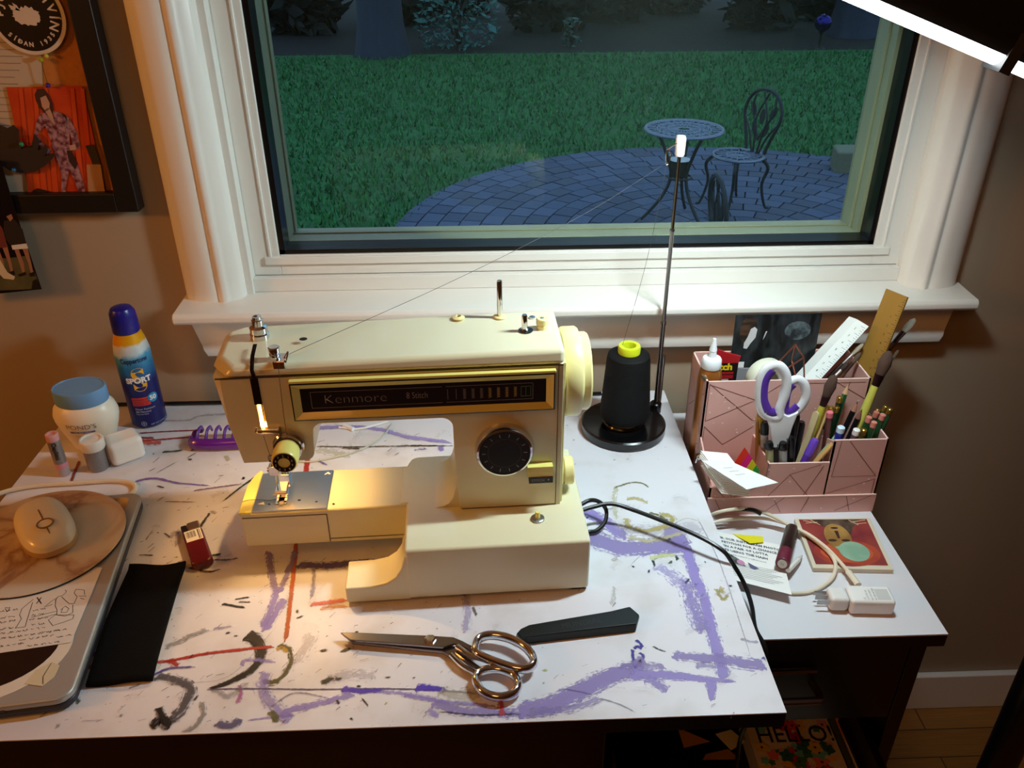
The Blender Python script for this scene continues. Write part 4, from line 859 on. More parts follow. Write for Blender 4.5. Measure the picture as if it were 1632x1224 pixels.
# thread stand
SC = Vector((.2385, -.1190, D))
ts = thing('thread_stand', 'black round based thread stand with a tall telescopic metal pole', 'thread stand', SC)
b = MB(); b.mat(BLK_PL); b.lathe([(.0585, 0), (.0605, .002), (.0605, .0125), (.058, .0145), (.030, .0150), (.0285, .0175), (.0265, .0175), (.0001, .0165)], 72, Matrix.Translation(SC)); b.build('stand_base', None, ts)
pp = Vector((.2915, -.0830, D)); b = MB(); b.mat(BLK_PL); b.lathe([(.0085, .006), (.0085, .021), (.007, .0225), (.004, .0225)], 24, Matrix.Translation(pp)); b.build('pole_socket', None, ts)
PC = mat('#8f8a86', .18, 1, vary=.05)
b = MB(); b.mat(PC); b.lathe([(.0034, .015), (.0034, .150), (.0040, .151), (.0040, .154), (.0028, .155), (.0028, .285), (.0034, .286), (.0034, .289), (.0023, .290), (.0023, .405)], 18, Matrix.Translation(pp)); b.build('pole', None, ts)
b = MB(); b.mat(PC); b.lathe([(.0026, .015), (.0026, .10)], 12, Matrix.Translation(pp+Vector((.0055, .002, 0)))); b.build('support_rod', None, ts)
b = MB(); b.mat(WHITE); b.lathe([(.0052, .386), (.0062, .388), (.0066, .408), (.0055, .411), (.0001, .411)], 24, Matrix.Translation(pp)); b.build('pole_cap', None, ts)
b = MB(); b.mat(CHROME); t0 = pp+Vector((-.004, -.003, .403)); b.tube([t0, t0+Vector((-.010, 0, -.006)), t0+Vector((-.0135, 0, -.010)), t0+Vector((-.0125, 0, -.026)), t0+Vector((-.009, 0, -.024)), t0+Vector((-.0085, 0, -.012)), t0+Vector((-.0135, -.001, -.008))], .0009, 6); b.build('thread_loop', None, ts)
cone = thing('thread_cone', 'large cone of black thread on the round stand', 'thread cone', SC+Vector((0, 0, .0176)))
CT = mat('#070708', .7, vary=.4, scale=220, bump=.5, stretch=(.25, .25, 6), spec=.25)
z0c = SC+Vector((0, -.004, .0176))
b = MB(); b.lathe([(.026, .006), (.0335, .009), (.0355, .016), (.0352, .022), (.0300, .100), (.0285, .107), (.024, .110), (.012, .111)], 48, Matrix.Translation(z0c)); b.build('thread_winding', CT, cone)
b = MB(); b.mat(mat('#d3e024', .35, vary=.02)); b.lathe([(.008, .108), (.0152, .1095), (.0156, .119), (.0145, .1215), (.0092, .1215), (.0085, .118), (.0085, .03)], 36, Matrix.Translation(z0c), cap=False); b.mat(mat('#7a5a1e', .5)); b.lathe([(.021, 0), (.024, .001), (.026, .0065)], 36, Matrix.Translation(z0c)); b.build('cone_tube', None, cone)
TH = mat('#3a3a3c', .6)
lp = pp+Vector((-.0155, -.003, .379))
cord('thread', 'thin black thread rising from the cone to the stand loop', [z0c+Vector((-.012, 0, .11)), (z0c+Vector((-.006, 0, .11))).lerp(lp, .5)+Vector((.002, 0, 0)), lp], .00028, TH, 'thread', n=5)
tg = ML(-.3045, .070, .2755)
cord('thread', 'thin thread running from the stand loop to the machine guide', [lp, lp.lerp(tg, .25)+Vector((0, .0, -.012)), lp.lerp(tg, .6)+Vector((0, 0, -.012)), tg], .00028, TH, 'thread', n=5)
cord('thread', 'thin thread from the chrome top guide down to the tension knob', [ML(-.3125, .0620, .270), ML(-.3135, .0605, .2535), ML(-.3145, .0570, .205), ML(-.3150, .0590, .188)], .0003, mat('#5a3a1c', .6), 'thread', n=5)
cord('thread', 'thin thread loop hanging from the take-up guard down the head', [ML(-.338, .0560, .190), ML(-.3365, .0575, .172), ML(-.3345, .058, .156)], .0003, mat('#5a3a1c', .6), 'thread', n=5)
cord('thread', 'short dark thread tail trailing left across the needle plate', [ML(-.3455, .099, .0752), ML(-.356, .0965, .0752), ML(-.366, .0985, .0752), ML(-.379, .0985, .0757), ML(-.386, .096, .0757)], .0003, INK, 'thread', n=5)
# black cords
BC = mat('#0b0d0f', .35, vary=.1)
def dz(u, v, h): return PZ(u, v, D+h)
cord('power_cable', 'black double cord from the machine looping over the desk edge', [ML(-.004, .10, .030), dz(945, 808, .030), dz(975, 803, .030), dz(1010, 813, .026), dz(1060, 832, .024), dz(1110, 853, .022), dz(1150, 876, .016), dz(1167, 897, .003), dz(1186, 930, -.020), dz(1198, 965, -.028), dz(1204, 1002, -.034), Vector((.3420, -.500, .695)), Vector((.3400, -.510, .64)), Vector((.330, -.520, .50)), Vector((.30, -.83, .42)), Vector((.29, -.86, .2))], .0026, BC)
cord('power_cable', 'small black cord loop beside the right end of the machine', [ML(-.002, .118, .020), dz(938, 798, .022), dz(955, 800, .024), dz(966, 813, .018), dz(964, 832, .010), dz(950, 846, .005), dz(934, 850, .0045), ML(-.004, .06, .010)], .0026, BC)
cord('power_cable', 'black cord lying along the rear desk edge against the wall', [dl(-.86, -.010, D+.004), dl(-.62, -.012, D+.004), dl(-.50, -.014, D+.004), dl(-.42, -.010, D+.004), dl(-.30, -.012, D+.004), dl(-.1, -.012, D+.004)], .0030, BC)
cord('cable', 'thin white cord crossing the desk behind the machine arm', [dz(540, 681, .002), dz(575, 683, .002), dz(618, 672, .002)], .0016, WHITE, 'cable')
cord('cable', 'thin grey white cable curving behind the tension knob', [dz(624, 676, .002), dz(605, 700, .002), dz(560, 722, .002), dz(500, 735, .002), dz(470, 735, .002)], .0012, mat('#b9bcae', .5), 'cable')
o = MB().tube([dz(548, 678, .003), dz(563, 684, .003)], .0032, 10, smooth=False).build('cable_plug', WHITE, loc=dz(556, 681, 0)); tag(o, 'small white connector on the cord behind the machine arm', 'plug')

#====================================================================== THINGS ON THE DESK, LEFT
# sunscreen can
base = PZ(232, 682, D); base = Vector((base.x, base.y+.020, D))
cs = thing('spray_can', 'tall blue and yellow sunscreen spray can with dark blue cap', 'spray can', base)
RC = .0245; Hc = .150
def canr(h): return RC if h < .118 else RC-(h-.118)*.28
CANM = bpy.data.materials.new('can_print'); CANM.use_nodes = True; nt = CANM.node_tree; L = nt.links.new; bs = nt.nodes['Principled BSDF']; bs.inputs['Roughness'].default_value = .28; bs.inputs['Metallic'].default_value = .25
t_ = nt.nodes.new('ShaderNodeTexCoord'); s_ = nt.nodes.new('ShaderNodeSeparateXYZ'); L(t_.outputs['Object'], s_.inputs[0])
nz = nt.nodes.new('ShaderNodeTexNoise'); nz.inputs['Scale'].default_value = 60; L(t_.outputs['Object'], nz.inputs[0])
ma = nt.nodes.new('ShaderNodeMath'); ma.operation = 'MULTIPLY_ADD'; L(nz.outputs[0], ma.inputs[0]); ma.inputs[1].default_value = .012; L(s_.outputs[2], ma.inputs[2])
mb2 = nt.nodes.new('ShaderNodeMath'); mb2.operation = 'DIVIDE'; mb2.inputs[1].default_value = .16; L(ma.outputs[0], mb2.inputs[0])
r_ = nt.nodes.new('ShaderNodeValToRGB'); L(mb2.outputs[0], r_.inputs[0]); L(r_.outputs[0], bs.inputs['Base Color'])
e = r_.color_ramp.elements; e[0].position = 0; e[0].color = lin('#1b1a5c'); e[1].position = 1; e[1].color = lin('#e89a1c')
for ps, hc in ((.50, '#1b2470'), (.66, '#2a7ab4'), (.76, '#4fa6d4'), (.80, '#cfe6f0'), (.865, '#e6eef0'), (.885, '#f0b428'), (.93, '#f2b018')):
    q = e.new(ps); q.color = lin(hc)
b = MB(); b.lathe([(.0001, 0), (.021, 0), (RC, .004), (RC, .118), (.0215, .135), (.0185, .146), (.0165, .152)], 48, Matrix.Translation(base)); b.build('can_body', CANM, cs)
b = MB(); b.lathe([(.0172, .148), (.0182, .150), (.0176, .170), (.0170, .178), (.0140, .184), (.007, .187), (.0001, .1875)], 40, Matrix.Translation(base)); o = b.build('cap', mat('#1c1c86', .3), cs)
A0 = -PI/2+.32
def onc(h0, s0, off=.0004):
    def f(x, y):
        h = h0+y; a = A0+(s0+x)/RC; r = canr(h)+off; return base+Vector((r*math.cos(a), r*math.sin(a), h))
    return f
b = MB(); b.mat(mat('#16204a', .4)); b.text('Coppertone', .0105, onc(.1120, -.0175), narrow=.72, weight=.0003)
b.mat(mat('#f0b428', .4))
b.text('S', .050, onc(.0800, -.0075, .0003), narrow=.85, weight=.0012, res=4)
b.mat(WHITE); b.text('SPORT', .0115, onc(.0810, -.0155, .0007), narrow=.98, weight=.0006)
b.mat(mat('#d8382c', .4)); b.grid(-.015, .010, .040, .0535, 8, 1, onc(0, 0, .0004)); b.mat(mat('#2a90c8', .4))
b.add([onc(.0500, .0145, .0007)(0, 0)]+[onc(.0500, .0145, .0007)(.0075*math.cos(2*PI*k/20), .0075*math.sin(2*PI*k/20)) for k in range(20)], [(0, 1+k, 1+(k+1) % 20) for k in range(20)])
b.mat(WHITE); b.text('50', .0095, onc(.0500, .0095, .0011), weight=.0004)
b.mat(mat('#1a1440', .5)); b.text('BROAD SPECTRUM', .0030, onc(.0500, -.0135, .0008)); b.text('LASTING WATER', .0030, onc(.0460, -.0135, .0008)); b.text('RESISTANT SPF', .0030, onc(.0425, -.0135, .0008))
b.mat(mat('#c4cbe4', .5)); b.text('Water Resistant', .0042, onc(.0345, -.0135)); b.text('(80 Minutes)', .0042, onc(.0300, -.0135)); b.text('Sunscreen Spray', .0026, onc(.0262, -.0135)); b.text('NET WT 5.5 OZ (156g)', .0030, onc(.0075, .003))
for k in range(20):
    a, a2 = 2*PI*k/20, 2*PI*(k+1)/20; strip(b, [(.0035*math.cos(a), .0035*math.sin(a)), (.0035*math.cos(a2), .0035*math.sin(a2))], .0005, onc(.0100, -.006))
strip(b, [(-.0025, 0), (.0025, 0)], .0006, onc(.0100, -.006)); strip(b, [(0, -.0025), (0, .0025)], .0006, onc(.0100, -.006))
b.mat(mat('#c41e2a', .4)); b.grid(-.002, .0115, .1330, .1385, 6, 1, onc(0, 0, .0006)); b.mat(WHITE); b.text('New Look', .0034, onc(.1358, -.0005, .0010))
b.build('can_label', None, cs, smooth=False)
# cream jar
jb = PZ(143, 722, D); jb = Vector((jb.x, jb.y+.022, D))
jr = thing('cream_jar', 'white bulbous cream jar with a light blue lid', 'jar', jb)
MJ = Matrix.Translation(jb) @ Matrix.Diagonal((1.12, .86, 1, 1))
jprof = [(.0001, 0), (.022, 0), (.0245, .003), (.0285, .016), (.0345, .034), (.0380, .048), (.0385, .056), (.0360, .066), (.0310, .073), (.0285, .0755)]
b = MB(); b.lathe(jprof, 56, MJ); b.build('jar_body', mat('#eee8d8', .35, vary=.02), jr, ang=60)
b = MB(); b.lathe([(.0310, .0735), (.0318, .075), (.0318, .0935), (.0308, .0955), (.0292, .0955), (.0287, .0945), (.0001, .0942)], 56, MJ); b.build('jar_lid', mat('#6f9fd0', .4, vary=.03), jr)
def onj(h0, s0, a0=-PI/2+.10, off=.0008):
    def f(x, y):
        h = h0+y; r = .038
        for (r0, za), (r1, zb) in zip(jprof, jprof[1:]):
            if za <= h <= zb and zb > za: r = r0+(r1-r0)*(h-za)/(zb-za)
        a = a0+(s0+x)/.038; r += off; return jb+Vector((1.12*r*math.cos(a), .86*r*math.sin(a), h))
    return f
b = MB(); b.mat(mat('#6d6458', .5)); b.text("POND'S", .0105, onj(.0485, 0), align='CENTER', narrow=1.0, weight=-.0001); b.mat(mat('#5f66a8', .5)); b.grid(-.0155, .0155, .0385, .0415, 10, 1, onj(0, 0)); b.mat(WHITE); b.text('DRY SKIN CREAM', .0026, onj(.0400, 0, off=.0012), align='CENTER')
b.mat(GREYINK); b.text('rich hydrating cream', .0026, onj(.0335, 0), align='CENTER'); b.text('with vitamin e', .0026, onj(.030, 0), align='CENTER'); b.build('jar_label', None, jr, smooth=False)
# lip balm
lb0 = PZ(100, 760, D); lb0 = Vector((lb0.x, lb0.y+.006, D))
lbm = thing('lip_balm', 'pink and silver grey lip balm tube standing at the left', 'lip balm', lb0)
b = MB(); b.lathe([(.0001, 0), (.0072, 0), (.0078, .001), (.0078, .0135)], 28, Matrix.Translation(lb0)); b.build('tube_base', mat('#b8a4a8', .4), lbm)
b = MB(); b.mat(mat('#d88f9a', .4)); b.lathe([(.0080, .0135), (.0080, .021)], 28, Matrix.Translation(lb0)); b.mat(mat('#8f8684', .3, .3)); b.lathe([(.0080, .021), (.0080, .056)], 28, Matrix.Translation(lb0)); b.mat(mat('#d89a98', .4)); b.lathe([(.0080, .056), (.0080, .0645), (.0074, .0655), (.0050, .0655), (.0046, .0635), (.0001, .0635)], 28, Matrix.Translation(lb0))
b.mat(INK); b.text('ChapStick', .0072, lambda x, y: lb0+Vector((.0083*math.cos(-PI/2+.3+(y)/.008), .0083*math.sin(-PI/2+.3+y/.008), .055-x)), weight=.0003, narrow=.92); b.build('tube_label', None, lbm)
# glitter jar
gj = PZ(154, 752, D); gj = Vector((gj.x, gj.y+.010, D))
gt = thing('glitter_jar', 'small clear jar of silver grey glitter with a white lid', 'jar', gj)
b = MB(); b.lathe([(.0001, 0), (.0125, 0), (.0135, .0015), (.0140, .034)], 36, Matrix.Translation(gj)); b.build('jar_body', mat('#8d8a8c', .3, .3, vary=.5, scale=900, bump=.4), gt)
b = MB(); b.lathe([(.0150, .033), (.0155, .034), (.0157, .0455), (.0145, .0475), (.0125, .0475), (.0118, .0455), (.0001, .0455)], 40, Matrix.Translation(gj)); b.build('jar_lid', mat('#e6e0d6', .35), gt)
# white cube power adapter
ap = PZ(197, 738, D); aw = .043
ad = thing('power_adapter', 'rounded white cube power adapter between jar and spray can', 'power adapter', (ap.x, ap.y+.014, D), .62)
b = MB(); b.box((-.0225, -.019, 0), (.0225, .019, .036)); b.build('adapter_body', mat('#efece6', .25, coat=.3), ad, bevel=.008, seg=5, local=True)
b = MB(); b.mat(mat('#8a8a8c', .4)); b.box((.0224, -.0065, .014), (.0229, .0065, .0185)); b.mat(mat('#3a3a3c', .4)); b.box((.0228, -.0050, .0150), (.0231, .0050, .0172)); b.build('usb_port', None, ad, local=True)
# purple claw clip
hp = PZ(352, 705, D)
hc_ = thing('hair_clip', 'translucent purple claw hair clip lying beside the machine', 'hair clip', hp)
PUR = mat('#6a1fa0', .25, vary=.05, coat=.3, trans=.25)
b = MB(); Lc = .068
for i in range(6):
    x = -.029+i*.0125
    b.tube([hp+Vector((x, -.013, .006)), hp+Vector((x+.001, -.010, .014)), hp+Vector((x+.002, -.002, .022)), hp+Vector((x+.003, .008, .021)), hp+Vector((x+.003, .014, .012))], .0036, 8, flat=.5, taper=(1.5, .6))
b.build('claw_teeth', PUR, hc_)
b = MB(); sp_ = [hp+Vector((-.036, -.006, .008)), hp+Vector((-.033, -.014, .008)), hp+Vector((-.022, -.018, .009)), hp+Vector((.0, -.019, .009)), hp+Vector((.036, -.017, .009))]
b.tube(sp_, .0068, 10, flat=1.3); b.tube([hp+Vector((-.036, -.006, .008)), hp+Vector((-.035, .004, .015)), hp+Vector((-.028, .013, .012))], .0032, 8); b.build('clip_spine', PUR, hc_)
# lighter
l0 = PZ(306, 848, D); l1 = PZ(326, 908, D); dl_ = (l1-l0); ang = math.atan2(dl_.y, dl_.x)
lg = thing('lighter', 'dark red lighter with a white barcode label', 'lighter', ((l0+l1)/2), ang)
Ll = dl_.length
b = MB(); b.prism([(-Ll/2+.010, -.0118), (Ll/2-.004, -.0122), (Ll/2, -.007), (Ll/2, .007), (Ll/2-.004, .0122), (-Ll/2+.010, .0118)], 0, .012); b.build('lighter_body', mat('#5c101c', .25, coat=.4), lg, bevel=.0035, seg=4, local=True)
b = MB(); b.box((-Ll/2-.006, -.0040, .001), (-Ll/2+.010, .0105, .0115)); b.build('metal_hood', mat('#b09a86', .3, .9), lg, bevel=.002, local=True)
b = MB(); b.box((-Ll/2-.005, -.0112, .001), (-Ll/2+.011, -.0042, .010)); b.build('thumb_button', mat('#1a1012', .4), lg, bevel=.0015, local=True)
b = MB(); b.mat(PAPER); b.box((-Ll/2+.012, -.0095, .0119), (-Ll/2+.033, .0095, .0122)); b.mat(INK)
for k in range(9): b.box((-Ll/2+.014, -.0080+.0012*k, .0122), (-Ll/2+.026, -.0080+.0012*k+(.0007 if k % 3 else .0004), .01225))
b.box((-Ll/2+.013, .005, .0122), (-Ll/2+.032, .0062, .01225)); b.box((-Ll/2+.013, .0072, .0122), (-Ll/2+.032, .0078, .01225)); b.build('barcode_label', None, lg, smooth=False, local=True)
# black fabric strip
pts = [PZ(*p, D+.004) for p in ((208, 902), (297, 898), (243, 1083), (136, 1093))]
b = MB(); nx, ny = 10, 24; vs = []
for j in range(ny+1):
    for i in range(nx+1):
        u, v = i/nx, j/ny; p = (pts[0].lerp(pts[1], u)).lerp(pts[3].lerp(pts[2], u), v); dz_ = .0012*math.sin(u*7+v*3)+.0015*math.sin(v*9)*(u-.5)
        if j == 0: p = p+Vector((0, -.003*math.sin(u*PI), .002))
        vs.append(Vector((p.x-.003*math.sin(v*PI)*(1 if i == 0 else .5), p.y, D+.0035+dz_+.003*(v < .03))))
b.add(vs, [(j*(nx+1)+i, (j+1)*(nx+1)+i, (j+1)*(nx+1)+i+1, j*(nx+1)+i+1) for j in range(ny) for i in range(nx)])
tag(b.build('fabric_strip', mat('#060607', .95, vary=.3, scale=500, bump=.3, spec=.15), loc=PZ(220, 1000, D), solid=.0035), 'black felt strip lying on the desk beside the laptop', 'fabric')
# laptop
LZ = D+.0185
a = PZ(228, 783, LZ); c = PZ(112, 1112, LZ); ed = (a-c); ed.z = 0; ll = ed.length; ey_ = ed.normalized(); ex_ = Vector((ey_.y, -ey_.x, 0))
lrot = math.atan2(ex_.y, ex_.x)
lp_ = thing('laptop', 'closed silver laptop with stickers on its lid, cut off at left', 'laptop', (c.x, c.y, D), lrot)
lw = .235
b = MB(); b.prism(rrect(-lw, 0, 0, ll, .016), .002, .010); b.build('laptop_base', mat('#3c3c44', .4, .5), lp_, bevel=.002, local=True)
b = MB(); b.prism(rrect(-lw, .0, 0, ll, .016), .0100, .0185); b.build('laptop_lid', mat('#b4b6b2', .42, .4, vary=.03), lp_, bevel=.0028, local=True)
b = MB(); b.mat(mat('#1c1c1e', .4)); b.box((-.13, -.0006, .0105), (-.06, .0005, .0125)); b.build('latch_slot', None, lp_, local=True)
Lz = .0186
b = MB(); b.mat(mat('#e4dfd0', .5)); b.prism(ellipse(-.105, .070, .088, .066, 40), Lz, Lz+.0002); b.mat(mat('#1a1412', .35, vary=.3, scale=30)); b.prism(ellipse(-.108, .074, .078, .056, 40), Lz+.0002, Lz+.0004); b.mat(GREYINK)
strip(b, [(-.075, .100), (-.066, .094), (-.060, .095), (-.066, .088)], .0014, lambda x, y: (x, y, Lz+.0006)); strip(b, [(-.072, .078), (-.066, .074), (-.071, .068)], .0012, lambda x, y: (x, y, Lz+.0006))
o = b.build('sticker', None, lp_, local=True); o['label'] = 'oval dark picture sticker'
b = MB(); b.mat(mat('#d8cfae', .5)); b.prism([(-.048, .024), (-.030, .018), (-.022, .028), (-.021, .042), (-.030, .048), (-.042, .040)], Lz+.0003, Lz+.0006); b.mat(INK); strip(b, [(-.030, .020), (-.033, .030), (-.030, .046)], .0006, lambda x, y: (x, y, Lz+.0008)); o = b.build('sticker', None, lp_, local=True); o['label'] = 'small cream coloured sticker'
b = MB(); b.mat(mat('#b0783a', .5, hex2='#d8b06a', scale=60)); b.prism(rrect(-.20, -.014, ll-.075, ll-.010, .004), Lz, Lz+.0002); o = b.build('sticker', None, lp_, local=True); o['label'] = 'amber rectangular sticker at the far corner'
# note sheet on laptop
zz = LZ+.0008
np_ = [PZ(*p, zz) for p in ((-60, 1050), (113, 1024), (163, 905), (-40, 880))]
nb = MB(); nb.mat(mat('#e2dcd2', .8)); nb.prism([(p.x, p.y) for p in np_], zz, zz+.0003); nb.mat(mat('#4c4844', .7))
NF = lambda u, v: PZ(u, v, zz+.0005)
def ink(pts, w_=.0006): 
    P_ = [NF(*p) for p in pts]; strip(nb, [(p.x, p.y) for p in P_], w_, lambda x, y: (x, y, zz+.0005))
rn = random.Random(3)
for row, (y0, xs, xe) in enumerate(((975, 0, 24), (985, 0, 20), (992, 0, 26), (1003, 0, 24), (973, 52, 66), (981, 50, 70), (988, 46, 76), (996, 50, 66), (1010, 0, 70), (1008, 66, 100), (1018, 0, 90), (1020, 30, 86), (1030, 0, 40), (1030, 42, 94), (1015, 90, 112))):
    x = xs
    while x < xe:
        wl = rn.uniform(5, 12); sl = -.14
        pts_ = []; k = 0
        while k < wl: pts_.append((x+k, y0+sl*(x+k-xs)+rn.uniform(-1.7, 1.7))); k += 1.1
        if len(pts_) > 1: ink(pts_, .00045)
        x += wl+rn.uniform(2.5, 4)
ink([(53, 955), (35, 970), (31, 980), (34, 986), (27, 998), (24, 1001), (40, 999), (44, 985), (52, 960)]); ink([(59, 952), (66, 962)], .0012); ink([(66, 952), (58, 962)], .0012)
ink([(88, 958), (92, 951), (100, 949), (106, 943), (104, 940)]); ink([(98, 951), (110, 962), (118, 962), (123, 951), (118, 945), (121, 939), (134, 940), (135, 948)]); ink([(89, 955), (88, 966), (91, 972), (90, 980), (104, 982), (116, 976), (116, 964)]); ink([(77, 988), (88, 980), (118, 980), (116, 986), (100, 992), (84, 997), (77, 988)])
ink([(70, 968), (82, 958), (90, 953)]); ink([(73, 967), (84, 963)]); ink([(126, 950), (138, 950)]); ink([(128, 953), (134, 955)]); ink([(96, 972), (104, 966), (110, 970), (106, 976), (97, 976), (100, 970)]); ink([(8, 970), (12, 975), (16, 968), (12, 969), (8, 968)]); ink([(50, 984), (90, 974)]); ink([(60, 987), (92, 978)])
tag(nb.build('note_sheet', None, loc=PZ(60, 1000, LZ), smooth=False), 'handwritten note sheet with figure sketches on the laptop', 'paper')
# mouse pad
mz = LZ+.0015
mcn = PZ(48, 868, mz); A1 = PZ(199, 850, mz); rpad = (A1-PZ(20, 868, mz)).length*.92
B1 = PZ(40, 955, mz); Tt = PZ(70, 785, mz)
cyy = (B1.y+Tt.y)/2; rr_ = (Tt.y-B1.y)/2; pcx = A1.x-rr_
MAR = bpy.data.materials.new('marble_print'); MAR.use_nodes = True; nt = MAR.node_tree; L = nt.links.new; bs = nt.nodes['Principled BSDF']; bs.inputs['Roughness'].default_value = .6
t_ = nt.nodes.new('ShaderNodeTexCoord'); n_ = nt.nodes.new('ShaderNodeTexNoise'); n_.inputs['Scale'].default_value = 9; n_.inputs['Detail'].default_value = 7; n_.inputs['Distortion'].default_value = .7; L(t_.outputs['Object'], n_.inputs[0])
r_ = nt.nodes.new('ShaderNodeValToRGB'); e = r_.color_ramp.elements; e[0].position = .30; e[0].color = lin('#d8cfc0'); e[1].position = .75; e[1].color = lin('#c9c0ae')
for ps, hc in ((.44, '#cfc4b0'), (.50, '#bda48c'), (.53, '#9c7c68'), (.58, '#c8b8a2')): q = e.new(ps); q.color = lin(hc)
L(n_.outputs[0], r_.inputs[0]); L(r_.outputs[0], bs.inputs['Base Color'])
b = MB(); b.mat(mat('#2a2420', .7)); b.lathe([(.0001, 0), (rr_, 0), (rr_, .0022)], 96, Matrix.Translation((pcx, cyy, mz))); b.mat(MAR); b.lathe([(rr_, .0022), (rr_-.0008, .003), (.0001, .003)], 96, Matrix.Translation((pcx, cyy, mz)), cap=False)
tag(b.build('mouse_pad', None, loc=(pcx, cyy, mz)), 'round marble patterned mouse pad lying on the laptop', 'mouse pad')
# mouse
mo0 = PZ(72, 840, mz+.012)
ms = thing('computer_mouse', 'cream white computer mouse with a gold ring on the marble pad', 'mouse', (mo0.x, mo0.y, mz+.003), math.radians(-143))
b = MB(); prof = []; n = 40
def supr(a, rx, ry, p=2.6): c_, s_ = math.cos(a), math.sin(a); return (rx*abs(c_)**(2/p)*(1 if c_ > 0 else -1), ry*abs(s_)**(2/p)*(1 if s_ > 0 else -1))
lay = [(.92, 0), (1.0, .003), (1.0, .007), (.985, .010)]; lay2 = [(.985, .010), (.96, .0155), (.88, .020), (.74, .0235), (.5, .0258), (.25, .0267), (.02, .027)]
def lay_mesh(b, lay, cap0=False):
    vs = []; 
    for k_, z in lay:
        for i in range(n): x, y = supr(2*PI*i/n, .030*k_, .052*k_); vs.append((x, y, z*(1-.10*(y/.052))))
    fs = [(j*n+i, j*n+(i+1) % n, (j+1)*n+(i+1) % n, (j+1)*n+i) for j in range(len(lay)-1) for i in range(n)]
    if cap0: fs.append(tuple(range(n))[::-1])
    else: fs.append(tuple((len(lay)-1)*n+i for i in range(n)))
    b.add(vs, fs)
lay_mesh(b, lay, True); b.build('mouse_base', mat('#c8a878', .35, .4), ms, local=True)
b = MB(); lay_mesh(b, lay2); b.build('mouse_shell', mat('#e6e0cc', .3, vary=.01, coat=.3), ms, local=True, ang=70)
GOLD = mat('#8a7658', .35, .6)
b = MB(); b.tube([(.0085*math.cos(2*PI*k/24), .018+.0085*math.sin(2*PI*k/24), .0262-.0002*k*0) for k in range(24)], .0010, 6, True, False); b.tube([(0, .0265, .0246), (0, .036, .0215), (0, .046, .0155)], .0008, 6); b.tube([(0, .0095, .0262), (0, 0, .027), (0, -.012, .0272)], .0008, 6); b.build('scroll_ring', GOLD, ms, local=True)
# white cable behind the laptop
cord('cable', 'thick cream white cable curving behind the laptop', [dz(-30, 800, .004), dz(10, 783, .004), dz(60, 774, .004), dz(120, 770, .004), dz(180, 766, .004), dz(210, 770, .004), dz(216, 780, .004), dz(205, 790, .004)], .0030, mat('#e0d2b8', .5), 'cable')

#====================================================================== SHEARS AND SHEATH
def Zs(zx, zy): return (500+zx*.3431, 930+zy*.3431)
def poly(pts, z): return [(lambda p: (p.x, p.y))(PZ(*Zs(*p), z)) for p in pts]
sh = thing('fabric_shears', 'large chrome fabric shears lying open-ended on the desk', 'scissors', PZ(700, 1030, D))
CH2 = mat('#948e90', .22, 1, vary=.05)
zb = D+.007
b = MB(); b.prism(poly([(125, 236), (185, 236), (520, 250), (650, 258), (690, 275), (735, 298), (760, 292), (775, 320), (752, 335), (690, 300), (655, 288), (600, 305), (172, 272)], zb), zb, zb+.0032); 
o = b.build('blade', CH2, sh, bevel=.0008)
zb2 = D+.003
b = MB(); b.prism(poly([(150, 252), (180, 282), (600, 325), (640, 352), (690, 398), (745, 425), (790, 405), (752, 380), (705, 345), (660, 300), (600, 290), (400, 285)], zb2), zb2-.001, zb2+.0032); o = b.build('blade', CH2, sh, bevel=.0008); o['label'] = 'lower blade'
def loop3(pts, z, r): return [PZ(*Zs(*p), z) for p in pts]
b = MB(); b.tube(loop3([(750, 300), (762, 262), (800, 243), (850, 242), (915, 258), (975, 290), (1015, 335), (1020, 375), (985, 396), (930, 392), (860, 370), (795, 345), (760, 325)], D+.012, 0), .0042, 12, True, flat=1.3)
b.tube(loop3([(665, 292), (720, 330), (790, 352), (880, 382)], D+.0105, 0), .0030, 10); b.build('handle', CHROME, sh)
b = MB(); b.tube(loop3([(752, 450), (770, 415), (815, 400), (870, 402), (925, 425), (950, 462), (940, 500), (895, 525), (835, 525), (780, 500)], D+.0075, 0), .0042, 12, True, flat=1.3); b.tube(loop3([(640, 330), (690, 380), (745, 412), (775, 430)], D+.0065, 0), .0032, 10); b.build('handle', CHROME, sh)
b = MB(); pv = PZ(*Zs(542, 272), zb); b.lathe([(.0062, .002), (.0062, .005), (.0045, .0062), (.0001, .0064)], 6, Matrix.Translation(pv)); b.build('pivot_screw', CHROME, sh)
sd = thing('shears_sheath', 'dark grey green plastic shears sheath lying behind the shears', 'sheath', PZ(920, 1000, D))
SHM = mat('#161a19', .42, vary=.08, spec=.3)
b = MB(); top = poly([(942, 232), (962, 210), (1000, 192), (1200, 158), (1380, 128), (1468, 107), (1512, 145), (1500, 186), (1000, 246), (965, 252)], D+.011); bot = poly([(936, 248), (962, 218), (1000, 200), (1200, 166), (1380, 136), (1466, 115), (1514, 155), (1495, 226), (1004, 282), (958, 272)], D)
n = len(top); b.add([(*p, D) for p in bot]+[(*p, D+.011) for p in top], [list(range(n)), list(range(n, 2*n))[::-1]]+[(i, (i+1) % n, n+(i+1) % n, n+i)[::-1] for i in range(n)]); b.build('sheath_body', SHM, sd, bevel=.0012)
q0, q1 = PZ(*Zs(1150, 200), D+.0112), PZ(*Zs(1320, 172), D+.0112); qa = math.atan2(q1.y-q0.y, q1.x-q0.x)
b = MB(); b.text('MUNDIAL', .010, lambda x, y: (q0.x+x*math.cos(qa)-y*math.sin(qa), q0.y+x*math.sin(qa)+y*math.cos(qa), D+.0113)); b.build('embossed_mark', mat('#151817', .5), sd)

